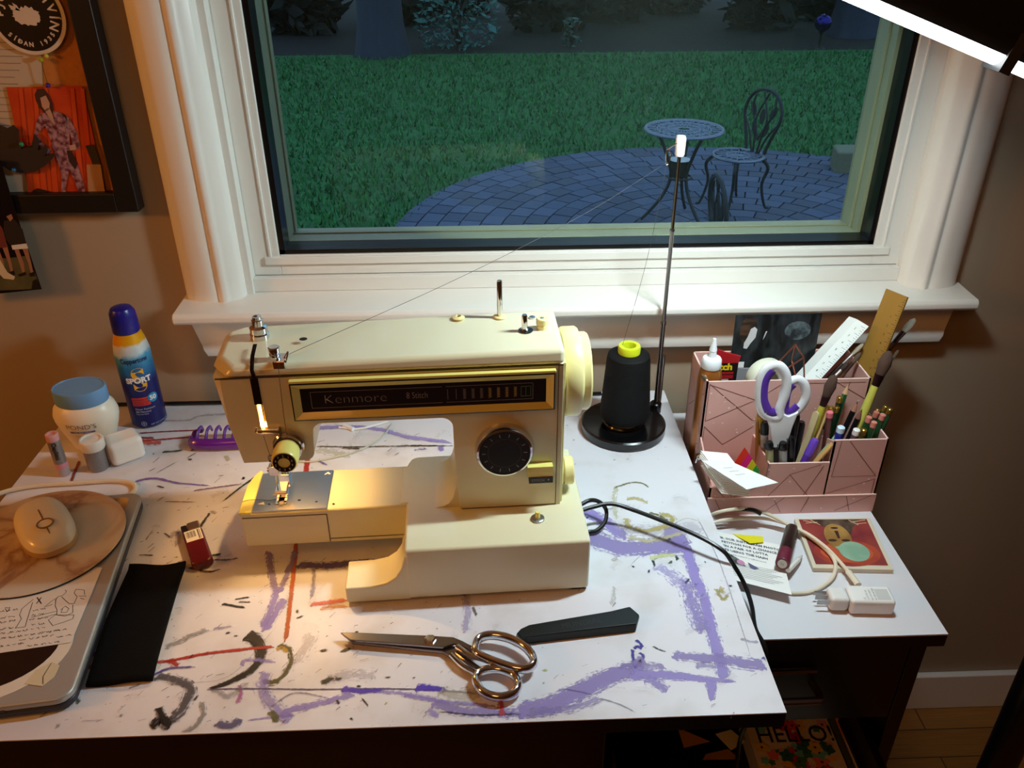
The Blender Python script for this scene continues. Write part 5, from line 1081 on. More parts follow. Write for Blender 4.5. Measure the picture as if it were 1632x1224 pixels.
#====================================================================== ORGANIZER
org = thing('desk_organizer', 'pink card desk organizer with line pattern on the cabinet', 'organizer', (.44, -.19, S), -.012)
T = .0022; LINE = mat('#5a3834', .5); DOT = mat('#f0d8d0', .5); EDG = mat('#ecc9bf', .5)
OX0, OX1 = .330, .5505
b = MB(); b.mat(PINK)
Y0, Y1, Y2 = -.268, -.196, -.112; ZT = .861
def pan(a, c): b.box(a, c)
pan((OX0, Y0, S), (OX1, Y2, S+.004))
pan((OX0, Y1, S), (OX1-.004, Y1+T, ZT)); pan((OX0, Y2-T, S), (OX1-.004, Y2, ZT))
pan((OX0, Y1, S), (OX0+T, Y2, ZT)); pan((OX1-.004-T, Y1, S), (OX1-.004, Y2, ZT))
XM0, XM1 = .402, .481
pan((XM1, Y0, S), (OX1, Y0+T, .8135)); pan((OX1-T, Y0, S), (OX1, Y1, .8135))
pan((XM0, Y0, S), (XM1, Y0+T, .7795)); 
pan((OX0, Y0, S), (XM0, Y0+T, .7440))
# sloped dividers
def slope(x, za, zb_): b.prism([(Y0, S), (Y1, S), (Y1, zb_), (Y0, za)], x, x+T, lambda y, z, d: (d, y, z))
slope(XM1, .8120, .7800); slope(XM0, .7795, .7775); slope(OX0, .744, .775)
b.box((OX0-.0015, Y0-.002, S), (OX1+.0015, Y0, S+.0285))
b.mat(EDG); b.box((OX0, Y0-.0022, S+.0270), (OX1, Y0-.0002, S+.0287))
for a_, c_, z_ in (((OX0, Y1), (OX1-.004, Y1+T), ZT), ((OX0, Y2-T), (OX1-.004, Y2), ZT), ((OX0, Y1), (OX0+T, Y2), ZT), ((OX1-.004-T, Y1), (OX1-.004, Y2), ZT), ((XM1, Y0), (OX1, Y0+T), .8135), ((OX1-T, Y0), (OX1, Y1), .8135), ((XM0, Y0), (XM1, Y0+T), .7795), ((OX0, Y0), (XM0, Y0+T), .744)):
    b.box((a_[0], a_[1], z_), (c_[0], c_[1], z_+.0004))
fy_ = lambda y: (lambda x, z: (x, y, z))
def zl(pts, y, wd=.0007): 
    b.mat(LINE); strip(b, pts, wd, fy_(y))
yr = Y1-.0003; yf = Y0-.0003; yb_ = Y0-.0024
zl([(.334, .857), (.334, .800), (.398, .832), (.334, .857)], yr); zl([(.334, .858), (.398, .800)], yr); zl([(.334, .792), (.362, .762), (.400, .790)], yr); zl([(.334, .792), (.334, .765)], yr); zl([(.402, .835), (.43, .856), (.54, .856)], yr); zl([(.402, .835), (.42, .82)], yr); zl([(.50, .858), (.545, .83)], yr); zl([(.44, .856), (.435, .81)], yr); zl([(.52, .857), (.505, .81)], yr)
zl([(.490, .8125), (.487, .757), (.545, .757), (.5005, .8125)], yf); zl([(.485, .73), (.545, .752)], yf); zl([(.545, .752), (.545, .728)], yf); zl([(.408, .728), (.432, .762), (.470, .777)], yf); zl([(.432, .762), (.46, .728)], yf); zl([(.474, .775), (.455, .728)], yf); zl([(.338, .742), (.350, .728)], yf); zl([(.352, .744), (.36, .728)], yf); zl([(.362, .728), (.392, .743)], yf)
zl([(.405, .7025), (.43, .7265)], yb_); zl([(.455, .702), (.462, .7265)], yb_); zl([(.338, .7265), (.350, .702)], yb_); zl([(.50, .7025), (.545, .7265)], yb_); zl([(.52, .702), (.512, .7265)], yb_); zl([(.428, .702), (.415, .7265)], yb_)
rd = random.Random(9); b.mat(DOT)
for _ in range(70):
    x = rd.uniform(OX0+.006, OX1-.008); q = rd.random()
    if q < .55: z = rd.uniform(.78, .855); y = yr-.0001
    elif q < .8: z = rd.uniform(.73, .775); y = yf-.0001
    else: z = rd.uniform(.702, .725); y = yb_-.0001
    r0 = rd.uniform(.0006, .0018); b.flat([(x+r0*math.cos(2*PI*k/8), z+r0*math.sin(2*PI*k/8)*rd.uniform(.6, 1)) for k in range(8)], fy_(y))
fx_ = lambda x, z: (OX0-.0003, x, z)
b.mat(LINE); strip(b, [(-.19, .84), (-.12, .78)], .0007, fx_); strip(b, [(-.19, .78), (-.12, .84)], .0007, fx_); strip(b, [(-.19, .76), (-.12, .71)], .0007, fx_); strip(b, [(-.26, .73), (-.20, .76)], .0007, fx_)
b.build('organizer_body', None, org, smooth=False)
# contents -------------------------------------------------------------
def stick(name, label, cat, top, bot, build, rz=0, group=None):
    """thing whose local z runs from bot to top"""
    top, bot = Vector(top), Vector(bot); o = thing(name, label, cat, bot, rz, group, direction=(top-bot)); build(o, (top-bot).length); return o
def brush(handle, ferr, bris, r=.003, rb=.005, lb=.022, flat=1.0, fer=.018):
    def f(o, Ln):
        h = Ln-lb-fer
        MB().lathe([(.0001, 0), (r*.35, .001), (r*.6, h*.4), (r, h*.8), (r*.85, h)], 12).build('brush_handle', mat(handle, .35, coat=.3), o, local=True)
        MB().lathe([(r*.85, h), (rb*.75, h+fer)], 14, Matrix.Diagonal((1, flat, 1, 1))).build('ferrule', mat(ferr, .3, .8), o, local=True)
        MB().lathe([(rb*.7, h+fer), (rb, h+fer+lb*.45), (rb*.75, h+fer+lb*.85), (rb*.25, Ln)], 14, Matrix.Diagonal((1, flat, 1, 1))).build('bristles', mat(bris, .9, vary=.3, scale=300, stretch=(3, 3, .2), bump=.4), o, local=True)
    return f
def pencil(col, r=.0036, tip=None, lead='#222222', end=None):
    def f(o, Ln):
        MB().lathe([(r, 0), (r, Ln-(.014 if tip else .008 if end else 0)), ], 6).build('barrel', mat(col, .35, coat=.3), o, local=True)
        if tip:
            MB().lathe([(r, Ln-.014), (r*.28, Ln-.003)], 8, cap=False).build('wood_tip', mat(tip, .7), o, local=True); MB().lathe([(r*.28, Ln-.003), (.0001, Ln)], 8, cap=False).build('lead', mat(lead, .5), o, local=True)
        elif end: MB().lathe([(r*1.03, Ln-.008), (r*1.03, Ln-.001), (r*.8, Ln), (.0001, Ln)], 12).build('pencil_end', mat(*end), o, local=True)
    return f
def pen(body, capc, r=.0045, capl=.03, clip=True, rough=.3):
    def f(o, Ln):
        MB().lathe([(.0001, 0), (r*.9, 0), (r, Ln-capl)], 18).build('barrel', mat(body, rough), o, local=True)
        MB().lathe([(r*1.08, Ln-capl), (r*1.08, Ln-.004), (r*.8, Ln), (.0001, Ln)], 18).build('pen_cap', mat(capc, rough), o, local=True)
        if clip: MB().box((-.0012, -r*1.08-.0015, Ln-capl), (.0012, -r*1.08-.0006, Ln-.003)).build('clip', mat(capc, rough), o, local=True)
    return f
ZB = S+.0045
def inside(x, y, z=ZB): return Vector((x, y, z))
# rear compartment
gb = PY(1130, 600, -.168); gb = Vector((gb.x+.001, -.168, .760))
o = thing('glue_bottle', 'metallic gold craft glue bottle with a white nozzle cap', 'bottle', (gb.x, gb.y, S+.0045)); zt_ = .862
b = MB(); b.lathe([(.0001, S+.0045), (.0145, S+.0045), (.016, S+.007), (.016, .852), (.0145, .862), (.011, .868)], 32, Matrix.Translation((gb.x, gb.y, 0))); b.build('bottle_body', mat('#a8672c', .3, .5), o)
b = MB(); b.lathe([(.0128, .868), (.0132, .869), (.0128, .880), (.0115, .882), (.0055, .884), (.0046, .892), (.0052, .893), (.0038, .900), (.0022, .910), (.0001, .911)], 28, Matrix.Translation((gb.x, gb.y, 0))); b.build('nozzle_cap', mat('#e6ecf2', .35), o)
sb = MB(); pA = PY(1145, 560, -.150); x_ = .352
o = thing('tape_pack', 'red and black tape packet with yellow letters behind the glue bottle', 'packet', (.366, -.145, S+.0045)); 
tp = lambda x, z: (x, -.1485-.004*0, z)
b = MB(); b.mat(mat('#15100f', .4)); b.box((.350, -.148, S+.0045), (.384, -.140, .862)); b.mat(mat('#a81820', .4)); b.prism([(.350, .862), (.384, .862), (.386, .872), (.365, .878), (.350, .885)], -.148, -.1455, XZ); b.box((.352, -.1483, .845), (.379, -.148, .848)); b.box((.360, -.1483, .838), (.379, -.148, .843))
b.mat(mat('#e8c81e', .4)); b.text('tch', .014, lambda x, y: (.3585+x, -.1485, .856+y), weight=.0006); b.mat(mat('#a8a8a8', .4)); b.box((.3555, -.1483, .820), (.373, -.148, .837)); b.mat(INK); b.text('7', .012, lambda x, y: (.360+x, -.1486, .8285+y)); b.build('packet', None, o, smooth=False)
# photo card
z0_, z1_ = .765, .918
pcd = thing('photo_card', 'dark forest photo print standing at the back of the organizer', 'photo', (.44, -.122, z0_)); yy = -.1235
xa, xb_ = .382, .500
def pf(x, z, off=0): return (x, yy-off+(z-z0_)*.04, z)
z0_ = S+.0045
b = MB(); b.mat(mat('#2c3236', .35, vary=.6, scale=35, hex2='#0d1012', stretch=(3, 3, 1))); b.prism([(xa, z0_), (xb_, z0_), (xb_, z1_), (xa, z1_)], 0, .0006, lambda x, z, d: pf(x, z, -d))
b.mat(mat('#4a3222', .5, vary=.5, scale=50, hex2='#1c1410', stretch=(1, 1, 4))); b.flat([(x, z) for x, z in ellipse(.402, .895, .012, .021, 20)], lambda x, z: pf(x, z, .0003))
b.mat(mat('#c9ccd0', .5)); b.flat([(.398, .868), (.403, .867), (.407, .875), (.413, .884), (.414, .896), (.410, .900), (.405, .897), (.402, .885), (.398, .876)], lambda x, z: pf(x, z, .0005)); b.flat([(.4235, .880), (.4255, .884), (.4280, .893), (.4262, .893), (.4245, .887)], lambda x, z: pf(x, z, .0005))
b.mat(mat('#5d6d74', .5, hex2='#1a2226', scale=80)); b.flat(ellipse(.470, .893, .018, .014, 18), lambda x, z: pf(x, z, .0003)); b.mat(WHITE); b.flat([(.388, .838), (.402, .838), (.402, .847), (.388, .847)], lambda x, z: pf(x, z, .0004))
b.build('print', None, pcd, smooth=False)
o = MB().box((.366, -.1385, S+.0045), (.41, -.137, .848)).build('grey_card', mat('#8b8d94', .6), loc=(.39, -.138, S+.0045)); tag(o, 'plain grey card between the tape packet and the white roll', 'card')
# tape roll
rc = Vector((.4185, -.165, .847)); o = thing('tape_roll', 'white tape roll standing upright behind the purple scissors', 'tape roll', (rc.x, rc.y, rc.z))
b = MB(); b.lathe([(.014, -.010), (.0255, -.010), (.028, -.006), (.028, .006), (.0255, .010), (.014, .010), (.014, -.010)], 48, Matrix.Translation(rc) @ Matrix.Rotation(.25, 4, 'Z') @ Matrix.Rotation(PI/2, 4, 'X'), cap=False); b.build('roll', mat('#d8d8c4', .5, vary=.02), o)
b = MB(); b.lathe([(.0138, -.0102), (.0138, .0102), (.0125, .0102), (.0125, -.0102), (.0138, -.0102)], 40, Matrix.Translation(rc) @ Matrix.Rotation(.25, 4, 'Z') @ Matrix.Rotation(PI/2, 4, 'X'), cap=False); b.build('core', mat('#b9b09a', .6), o)
# copper wire ornament
wy = -.188; W3 = [PY(1268, 549, wy+.01), PY(1240, 578, wy+.006), PY(1281, 570, wy), PY(1253, 588, wy), PY(1271, 612, wy), PY(1282, 612, wy), PY(1262, 575, wy+.02)]
o = thing('wire_ornament', 'copper wire geometric frame between tape roll and white ruler', 'ornament', W3[4]); b = MB()
for i, j in ((0, 1), (0, 2), (0, 6), (3, 2), (6, 4), (2, 5), (1, 3)): b.tube([W3[i], W3[j]], .0011, 8, smooth=False)
b.tube([W3[4], W3[4]+Vector((0, .01, -.055))], .0011, 8, smooth=False); b.tube([W3[5], W3[5]+Vector((0, .01, -.055))], .0011, 8, smooth=False)
b.build('wire_frame', mat('#b0705c', .3, .9), o)
# rulers
def ruler_build(m, wd, th_, numbers, tri=False):
    def f(o, Ln):
        b = MB()
        if tri: b.mat(m); b.prism([(-wd/2, -.003), (-.001, -.0075), (wd/2, -.003), (0, .009)], 0, Ln); 
        else: b.mat(m); b.box((-wd/2, -th_/2, 0), (wd/2, th_/2, Ln))
        b.mat(INK); yf_ = (-th_/2-.0002)
        k = 0; z = Ln*.3
        while z < Ln-.004:
            l_ = .007 if k % 4 == 0 else .004 if k % 2 == 0 else .0025
            if tri:
                for s1 in (-1, 1):
                    if s1 < 0: continue
                    yv = lambda x: -.0075+(x+.001)/(wd/2+.001)*.0045-.0004
                    b.add([(wd/2-.001-l_, yv(wd/2-.001-l_), z), (wd/2-.001, yv(wd/2-.001), z), (wd/2-.001, yv(wd/2-.001), z+.0004), (wd/2-.001-l_, yv(wd/2-.001-l_), z+.0004)], [(0, 1, 2, 3)])
            else: b.add([(wd/2-.0005-l_, yf_, z), (wd/2-.0005, yf_, z), (wd/2-.0005, yf_, z+.0005), (wd/2-.0005-l_, yf_, z+.0005)], [(0, 1, 2, 3)])
            z += .0032; k += 1
        for i in range(numbers):
            zz_ = Ln*.35+i*.0254*.5*(1.0)
            if zz_ < Ln-.01: b.text(str(numbers-i), .005, (lambda z_: (lambda x, y: (wd/2-.013+x*0+y*.0+ x, yf_-.0001 if not tri else -.0062, z_+y)))(zz_), res=1)
        b.build('ruler_body', None, o, local=True, smooth=False)
    return f
stick('triangular_ruler', 'white triangular scale ruler leaning out of the organizer', 'ruler', PY(1370, 514, -.118), PY(1262, 632, -.160), ruler_build(mat('#dfe6e4', .4, vary=.02), .035, .002, 8, True), rz=PI)
stick('wooden_ruler', 'worn wooden ruler standing tallest in the pink organizer', 'ruler', PY(1430, 467, -.128), PY(1352, 665, -.150), ruler_build(WOODR, .033, .003, 8), rz=PI)
for tpx, bpx, yt, ybm, args, lab in (
    ((1458, 508), (1345, 640), -.120, -.150, dict(handle='#4a2c20', ferr='#2c1c18', bris='#7d7468', r=.0042, rb=.0062, lb=.022, flat=.5, fer=.02), 'wide flat paintbrush leaning far right behind the wooden ruler'),
    ((1432, 558), (1375, 640), -.128, -.150, dict(handle='#3a2018', ferr='#8a8078', bris='#6a5a4a', r=.0022, rb=.0022, lb=.012), 'thin paintbrush just right of the wooden ruler'),
    ((1376, 548), (1280, 640), -.132, -.158, dict(handle='#2c1a16', ferr='#a8a098', bris='#a89c88', r=.0028, rb=.0035, lb=.02), 'dark paintbrush with pale bristles along the white ruler'),
    ((1352, 578), (1290, 640), -.150, -.168, dict(handle='#201412', ferr='#d8d4cc', bris='#3a2c24', r=.0026, rb=.0032, lb=.014), 'thin dark paintbrush with shiny ferrule below the white ruler'),
    ((1372, 562), (1310, 640), -.160, -.172, dict(handle='#4a2a20', ferr='#5a4a40', bris='#5a4838', r=.0028, rb=.0035, lb=.016), 'brown paintbrush just left of the wooden ruler'),
    ((1120, 598), (1150, 650), -.186, -.165, dict(handle='#2c1c14', ferr='#c0a878', bris='#6a5c48', r=.003, rb=.0058, lb=.014, flat=.5, fer=.006), 'short beige brush tip beside the gold glue bottle')):
    stick('paintbrush', lab, 'paintbrush', PY(*tpx, yt), PY(*bpx, ybm), brush(**args))
# middle cup: scissors with purple inside handles
sy = -.245
sc_ = thing('scissors', 'white handled scissors with purple inner grips in the organizer', 'scissors', PY(1243, 720, sy)+Vector((0, 0, -.02)))
SW = mat('#e4e6ea', .3, vary=.01, coat=.2); SP = mat('#5a34a0', .35)
def SPt(pts, y=sy): return [PY(*p, y) for p in pts]
bigl = [(1219, 660), (1211, 640), (1212, 610), (1218, 592), (1230, 583), (1243, 584), (1253, 600), (1252, 625), (1243, 650), (1240, 665)]
b = MB(); b.tube(SPt(bigl), .0042, 12, True, flat=1.5); smll = [(1248, 662), (1247, 640), (1252, 618), (1260, 608), (1272, 605), (1282, 614), (1284, 632), (1276, 648), (1262, 660)]
b.tube(SPt(smll, sy+.003), .0040, 12, True, flat=1.5); b.build('handle', SW, sc_)
b = MB(); ib = [(1222, 655), (1215, 637), (1216, 612), (1222, 598), (1230, 589)]; b.tube(SPt(ib, sy-.001), .0036, 10, flat=2.0); ib = [(1222, 655), (1230, 658), (1236, 656)]; b.tube(SPt(ib, sy-.001), .0034, 10, flat=2.0)
ib = [(1264, 612), (1255, 622), (1251, 640), (1251, 654), (1262, 655), (1272, 647)]; b.tube(SPt(ib, sy+.002), .0030, 10, flat=2.0); b.build('inner_grip', SP, sc_)
b = MB(); pl = [PY(*p, sy) for p in ((1217, 650), (1226, 680), (1231, 712), (1252, 712), (1262, 680), (1272, 655), (1256, 662), (1240, 655))]; b.add([p+Vector((0, -.003, 0)) for p in pl]+[p+Vector((0, .004, 0)) for p in pl], [list(range(8)), list(range(8, 16))[::-1]]+[(i, 8+i, 8+(i+1) % 8, (i+1) % 8) for i in range(8)]); b.build('shank', SW, sc_, bevel=.0015)
b = MB(); c0 = PY(1241, 715, sy); b.prism([(c0.x-.006, c0.z+.004), (c0.x+.007, c0.z+.004), (c0.x+.002, .712), (c0.x, .712)], sy-.0015, sy+.0015, XZ); b.build('blade', STEEL, sc_)
def cup(px, y, xb_, yb2, label, cat, nm, bf, group=None, rz=0): stick(nm, label, cat, PY(*px, y), inside(xb_, yb2), bf, rz, group)
cup((1219, 672), -.225, .415, -.235, 'silver marker with black cap at the left of the middle cup', 'marker', 'marker', pen('#b9bcc0', '#111214', .0050, .018))
cup((1226, 704), -.256, .418, -.258, 'olive green marker with black cap at the front of the cup', 'marker', 'marker', pen('#a8a87c', '#111214', .0050, .010))
cup((1248, 705), -.258, .434, -.260, 'silver grey marker with black cap under the purple scissors', 'marker', 'marker', pen('#a4a8ac', '#0c0c0e', .0052, .010))
cup((1236, 693), -.240, .426, -.244, 'black capped pen between the two front markers', 'pen', 'pen', pen('#18181a', '#0c0c0e', .0040, .03))
cup((1262, 696), -.256, .444, -.258, 'slim black pen right of the scissors, front row', 'pen', 'pen', pen('#131416', '#0c0c0e', .0042, .03))
cup((1270, 660), -.238, .442, -.240, 'black pen behind the slim front pen, right of the scissors', 'pen', 'pen', pen('#0e0f12', '#0c0c0e', .0044, .03))
cup((1262, 664), -.226, .436, -.228, 'black pen tucked closest behind the scissors handle', 'pen', 'pen', pen('#0e0f12', '#17181a', .0044, .03))
cup((1278, 672), -.228, .450, -.232, 'black pen leaning right beside the yellow brush', 'pen', 'pen', pen('#0e0f12', '#202226', .0046, .03))
cup((1300, 700), -.250, .432, -.262, 'purple marker leaning right in the middle cup', 'marker', 'marker', pen('#5a34a4', '#6a44b8', .0052, .024))
cup((1318, 672), -.222, .440, -.236, 'silver grey pen with black end leaning right', 'pen', 'pen', pen('#b4b6ba', '#141416', .0050, .010))
cup((1208, 655), -.218, .4105, -.222, 'plain wooden pencil at the far left of the cup', 'pencil', 'pencil', pencil('#a87c34', .0034, '#c9a05a'))
cup((1213, 655), -.222, .416, -.214, 'yellow wooden pencil beside the far left pencil', 'pencil', 'pencil', pencil('#c8a43c', .0034, None, end=('#8a6a2a', .4)))
def craft(col, wd=.009):
    def f(o, Ln): MB().prism(rrect(-wd/2, wd/2, 0, Ln, wd*.48, 6), -.001, .001, lambda x, z, d: (x, d, z)).build('stick_body', mat(col, .7, vary=.08), o, local=True)
    return f
cup((1302, 656), -.232, .444, -.244, 'pale wooden craft stick with rounded end in the cup', 'craft stick', 'craft_stick', craft('#cbb98c'))
cup((1320, 646), -.226, .452, -.240, 'light wooden craft stick behind the pale one', 'craft stick', 'craft_stick', craft('#d8b478', .0085))
cup((1330, 704), -.262, .420, -.262, 'long wooden stick leaning right along the cup front', 'craft stick', 'craft_stick', craft('#c89a5a', .007))
cup((1334, 694), -.254, .430, -.256, 'pale green tipped stick leaning at the cup front', 'craft stick', 'craft_stick', craft('#8aa888', .006))
cup((1330, 598), -.226, .448, -.238, 'yellow handled brush with dark bristles, left one of two', 'paintbrush', 'paintbrush', brush('#b8b43c', '#3a2024', '#4a3428', .0052, .0075, .030, 1, .014))
# right cup
cup((1418, 560), -.205, .505, -.238, 'yellow handled brush with dark bristles, right one of two', 'paintbrush', 'paintbrush', brush('#c8c458', '#3a2024', '#4a3428', .0058, .0085, .032, 1, .016))
cup((1352, 612), -.206, .490, -.218, 'dark green pencil standing tallest in the right cup', 'pencil', 'pencil', pencil('#1c5a34', .0038, '#c9a07a', '#c98a70'))
cup((1367, 640), -.215, .492, -.225, 'black pencil with a sharp wooden tip, left one', 'pencil', 'pencil', pencil('#121012', .0038, '#a87058'))
cup((1374, 652), -.222, .500, -.232, 'black pencil with a blunt tip, right one', 'pencil', 'pencil', pencil('#141114', .0038, '#7a4a3a'))
cup((1341, 680), -.258, .486, -.258, 'bright blue pen with a white end at the cup front', 'pen', 'pen', pencil('#1a2aa8', .0048, None, end=('#c8dcee', .4)))
cup((1366, 684), -.258, .500, -.256, 'mauve brown pen with a white end at the cup front', 'pen', 'pen', pencil('#7a5a5e', .0044, None, end=('#e8e4e0', .4)))
cup((1378, 684), -.252, .508, -.256, 'brass tipped olive pen beside the mauve pen', 'pen', 'pen', pencil('#4a4a1c', .0040, None, end=('#c8a850', .25, .9)))
GE = ('#c8a850', .2, .9)
for px_, y_, xb2, lb_ in (((1325, 648), -.232, .488, 'leftmost'), ((1334, 648), -.222, .492, 'second'), ((1339, 632), -.214, .495, 'farthest and highest')):
    cup(px_, y_, xb2, y_-.006, 'dark green pencil with a shiny brass end, '+lb_+' of its trio', 'pencil', 'pencil', pencil('#1c3a24', .0038, None, end=GE))
cup((1323, 656), -.240, .486, -.246, 'pencil with a pink eraser end beside the brass trio', 'pencil', 'pencil', pencil('#5a2a2c', .0042, None, end=('#d86a78', .7)))
k = 0
gl = ['leftmost', 'front', 'rear left', 'middle', 'rear right', 'rightmost']
for px_, y_, xb2, en, nm_ in (((1386, 664), -.240, .512, '#c8786a', 'pink ended green pencil left of the rear group'), ((1394, 672), -.252, .518, '#cc7a6c', 'pink ended green pencil nearest the cup front'), ((1398, 656), -.232, .522, '#b86a5c', 'pink ended green pencil in the middle of the group'), ((1408, 660), -.242, .530, '#c8786a', 'pink ended green pencil towards the right side')):
    cup(px_, y_, xb2, y_-.004, nm_, 'pencil', 'pencil', pencil('#1c4a28', .0038, None, end=(en, .7)))
for px_, y_, xb2, nm_ in (((1400, 652), -.214, .520, 'brass ended green pencil at the rear of the right cup'), ((1413, 647), -.216, .530, 'brass ended green pencil second from the right side'), ((1420, 651), -.228, .538, 'brass ended green pencil at the far right of the cup')):
    cup(px_, y_, xb2, y_-.004, nm_, 'pencil', 'pencil', pencil('#22492a', .0038, None, end=GE))
# cards in the low tray
CA, CB = PZ(1117, 741, .757), PZ(1150, 786, .747); cu_ = (CB-CA).normalized(); cv_ = Vector((.055, -.018, .004)).normalized()
for i in range(8):
    up_ = Vector((0, 0, .0021*i)); sh_ = cv_*(.0012*((i*5) % 4))+cu_*(-.0015*i)
    q = [CA+up_+sh_, CB+up_+sh_, CB+cv_*.034+up_+sh_, CA+cv_*.034+up_+sh_]
    b = MB(); b.mat(PAPER); b.add(q+[p-Vector((0, 0, .0009)) for p in q], [(0, 3, 2, 1), (4, 5, 6, 7), (0, 1, 5, 4), (1, 2, 6, 5), (2, 3, 7, 6), (3, 0, 4, 7)])
    tag(b.build('white_card', None, loc=q[1], smooth=False), 'white card in the tilted stack in the low pink tray', 'card', 'white cards in the low tray')
P4 = [PZ(1118, 734, .7765), PZ(1162, 734, .7775), PZ(1240, 769, .774), PZ(1190, 780, .770)]
b = MB(); b.mat(mat('#e9eaea', .7)); b.add([p for p in P4]+[p-Vector((0, 0, .0006)) for p in P4], [(0, 3, 2, 1), (4, 5, 6, 7), (0, 1, 5, 4), (1, 2, 6, 5), (2, 3, 7, 6), (3, 0, 4, 7)])
b.mat(GREYINK); cf = quadf4(P4, .0004)
for k in range(3): strip(b, [(.30, .30+.13*k), (.62, .30+.13*k)], .012, cf)
tag(b.build('business_card', None, loc=P4[3], smooth=False), 'white card lying askew on top of the card stack', 'card')
fl = [('#f03a1e', 0), ('#e81e8c', 1), ('#d8e01e', 2), ('#1eb84a', 3)]
p0 = PY(1182, 728, -.205)
for hc, i in fl:
    u0 = 1172+i*8.2; v0 = 738-8*(0)+i*2.0
    yf0 = -.238-.0004*i; q = [PY(1168+i*9.5, 741+i*5, yf0), PY(1177+i*9.5, 746+i*5, yf0), PY(1193+i*6, 722+i*9.5, yf0), PY(1187+i*6, 713+i*9.5, yf0)]
    b = MB(); b.mat(mat(hc, .5, vary=.02)); b.add(q+[p+Vector((0, .0008, 0)) for p in q], [(0, 1, 2, 3), (7, 6, 5, 4), (0, 4, 5, 1), (1, 5, 6, 2), (2, 6, 7, 3), (3, 7, 4, 0)]); nmc = ['orange red', 'magenta', 'yellow', 'green'][i]
    tag(b.build('sticky_flag', None, loc=q[0], smooth=False), nmc+' sticky flag fanned behind the white cards', 'sticky flag', None)
bc = PY(1117, 727, -.225); o = thing('binder_clip', 'shiny silver clip on the left rim of the low tray', 'clip', bc); b = MB(); b.lathe([(.0001, -.006), (.005, -.005), (.0065, 0), (.005, .005), (.0001, .006)], 18, Matrix.Translation(bc) @ Matrix.Rotation(1.1, 4, 'Y'))
b.build('clip_body', CHROME, o); b = MB(); b.tube([bc+Vector((.004, 0, .003)), bc+Vector((.010, -.002, -.002)), bc+Vector((.008, -.003, -.009)), bc+Vector((.001, -.003, -.006))], .0011, 8); b.tube([bc+Vector((-.004, 0, -.002)), bc+Vector((-.006, -.001, -.010))], .0011, 8); b.build('clip_wire', CHROME, o)

#====================================================================== THINGS ON THE CABINET TOP
def SPx(u, v, h=0): return PZ(u, v, S+h)
# tile with a painted face, upside down to the viewer
th_ = .0065; q = [SPx(1266, 826, th_), SPx(1386, 825, th_), SPx(1425, 908, th_), SPx(1296, 905, th_)]
tl = thing('picture_tile', 'square tile painted with a face on red and orange, upside down', 'tile', (q[3]+q[1])/2-Vector((0, 0, th_)))
def quadf(q_, off): 
    def f(x, y):   # x 0..1 left to right, y 0..1 far to near
        a_ = q_[0].lerp(q_[1], x); b_ = q_[3].lerp(q_[2], x); p = a_.lerp(b_, y); return Vector((p.x, p.y, p.z+off))
    return f
b = MB(); b.add([p for p in q]+[p-Vector((0, 0, th_-.0002)) for p in q], [(0, 3, 2, 1), (4, 5, 6, 7), (0, 1, 5, 4), (1, 2, 6, 5), (2, 3, 7, 6), (3, 0, 4, 7)]); b.build('tile_body', mat('#d9cfb8', .5), tl, bevel=.0008)
b = MB(); f1 = lambda k: quadf(q, .0002+.00012*k)
b.mat(mat('#98403a', .4, hex2='#7a2c34', scale=25)); b.flat([(.05, .03), (.95, .03), (.95, .93), (.05, .93)][::-1], f1(0))
b.mat(mat('#b04c34', .4, hex2='#94342c', scale=30)); b.flat(ellipse(.50, .70, .42, .26, 28)[::-1], f1(1)); b.mat(mat('#c05a3a', .4)); b.flat(ellipse(.50, .70, .33, .19, 28)[::-1], f1(2))
b.mat(mat('#3a2a22', .5, hex2='#6a5a48', scale=60)); b.flat([(.22, .04), (.85, .04), (.72, .20), (.66, .34), (.38, .36), (.34, .18)][::-1], f1(3))
b.mat(mat('#b08a4a', .5, hex2='#8a6430', scale=30)); b.flat(ellipse(.47, .40, .17, .27, 24)[::-1], f1(4)); b.mat(mat('#7fa890', .5, hex2='#9abfa4', scale=30)); b.flat(ellipse(.60, .68, .19, .19, 24)[::-1], f1(5)); b.flat([(.38, .60), (.62, .52), (.66, .66), (.44, .72)][::-1], f1(5.2))
b.mat(mat('#3a2418', .5)); b.flat(ellipse(.38, .47, .055, .025, 14)[::-1], f1(6)); b.flat(ellipse(.55, .47, .055, .025, 14)[::-1], f1(6)); b.flat([(.45, .28), (.50, .28), (.49, .43), (.46, .43)][::-1], f1(6)); b.flat(ellipse(.47, .22, .05, .02, 12)[::-1], f1(6.5))
b.mat(mat('#d8b890', .5))
for x_0, y_0, x_1, y_1 in ((.10, .06, .25, .12), (.12, .12, .28, .10), (.72, .10, .92, .06), (.78, .14, .92, .12), (.2, .05, .3, .16), (.70, .06, .8, .16)): strip(b, [(x_0, y_0), (x_1, y_1)], .012, f1(7))
b.build('tile_picture', None, tl, smooth=False)
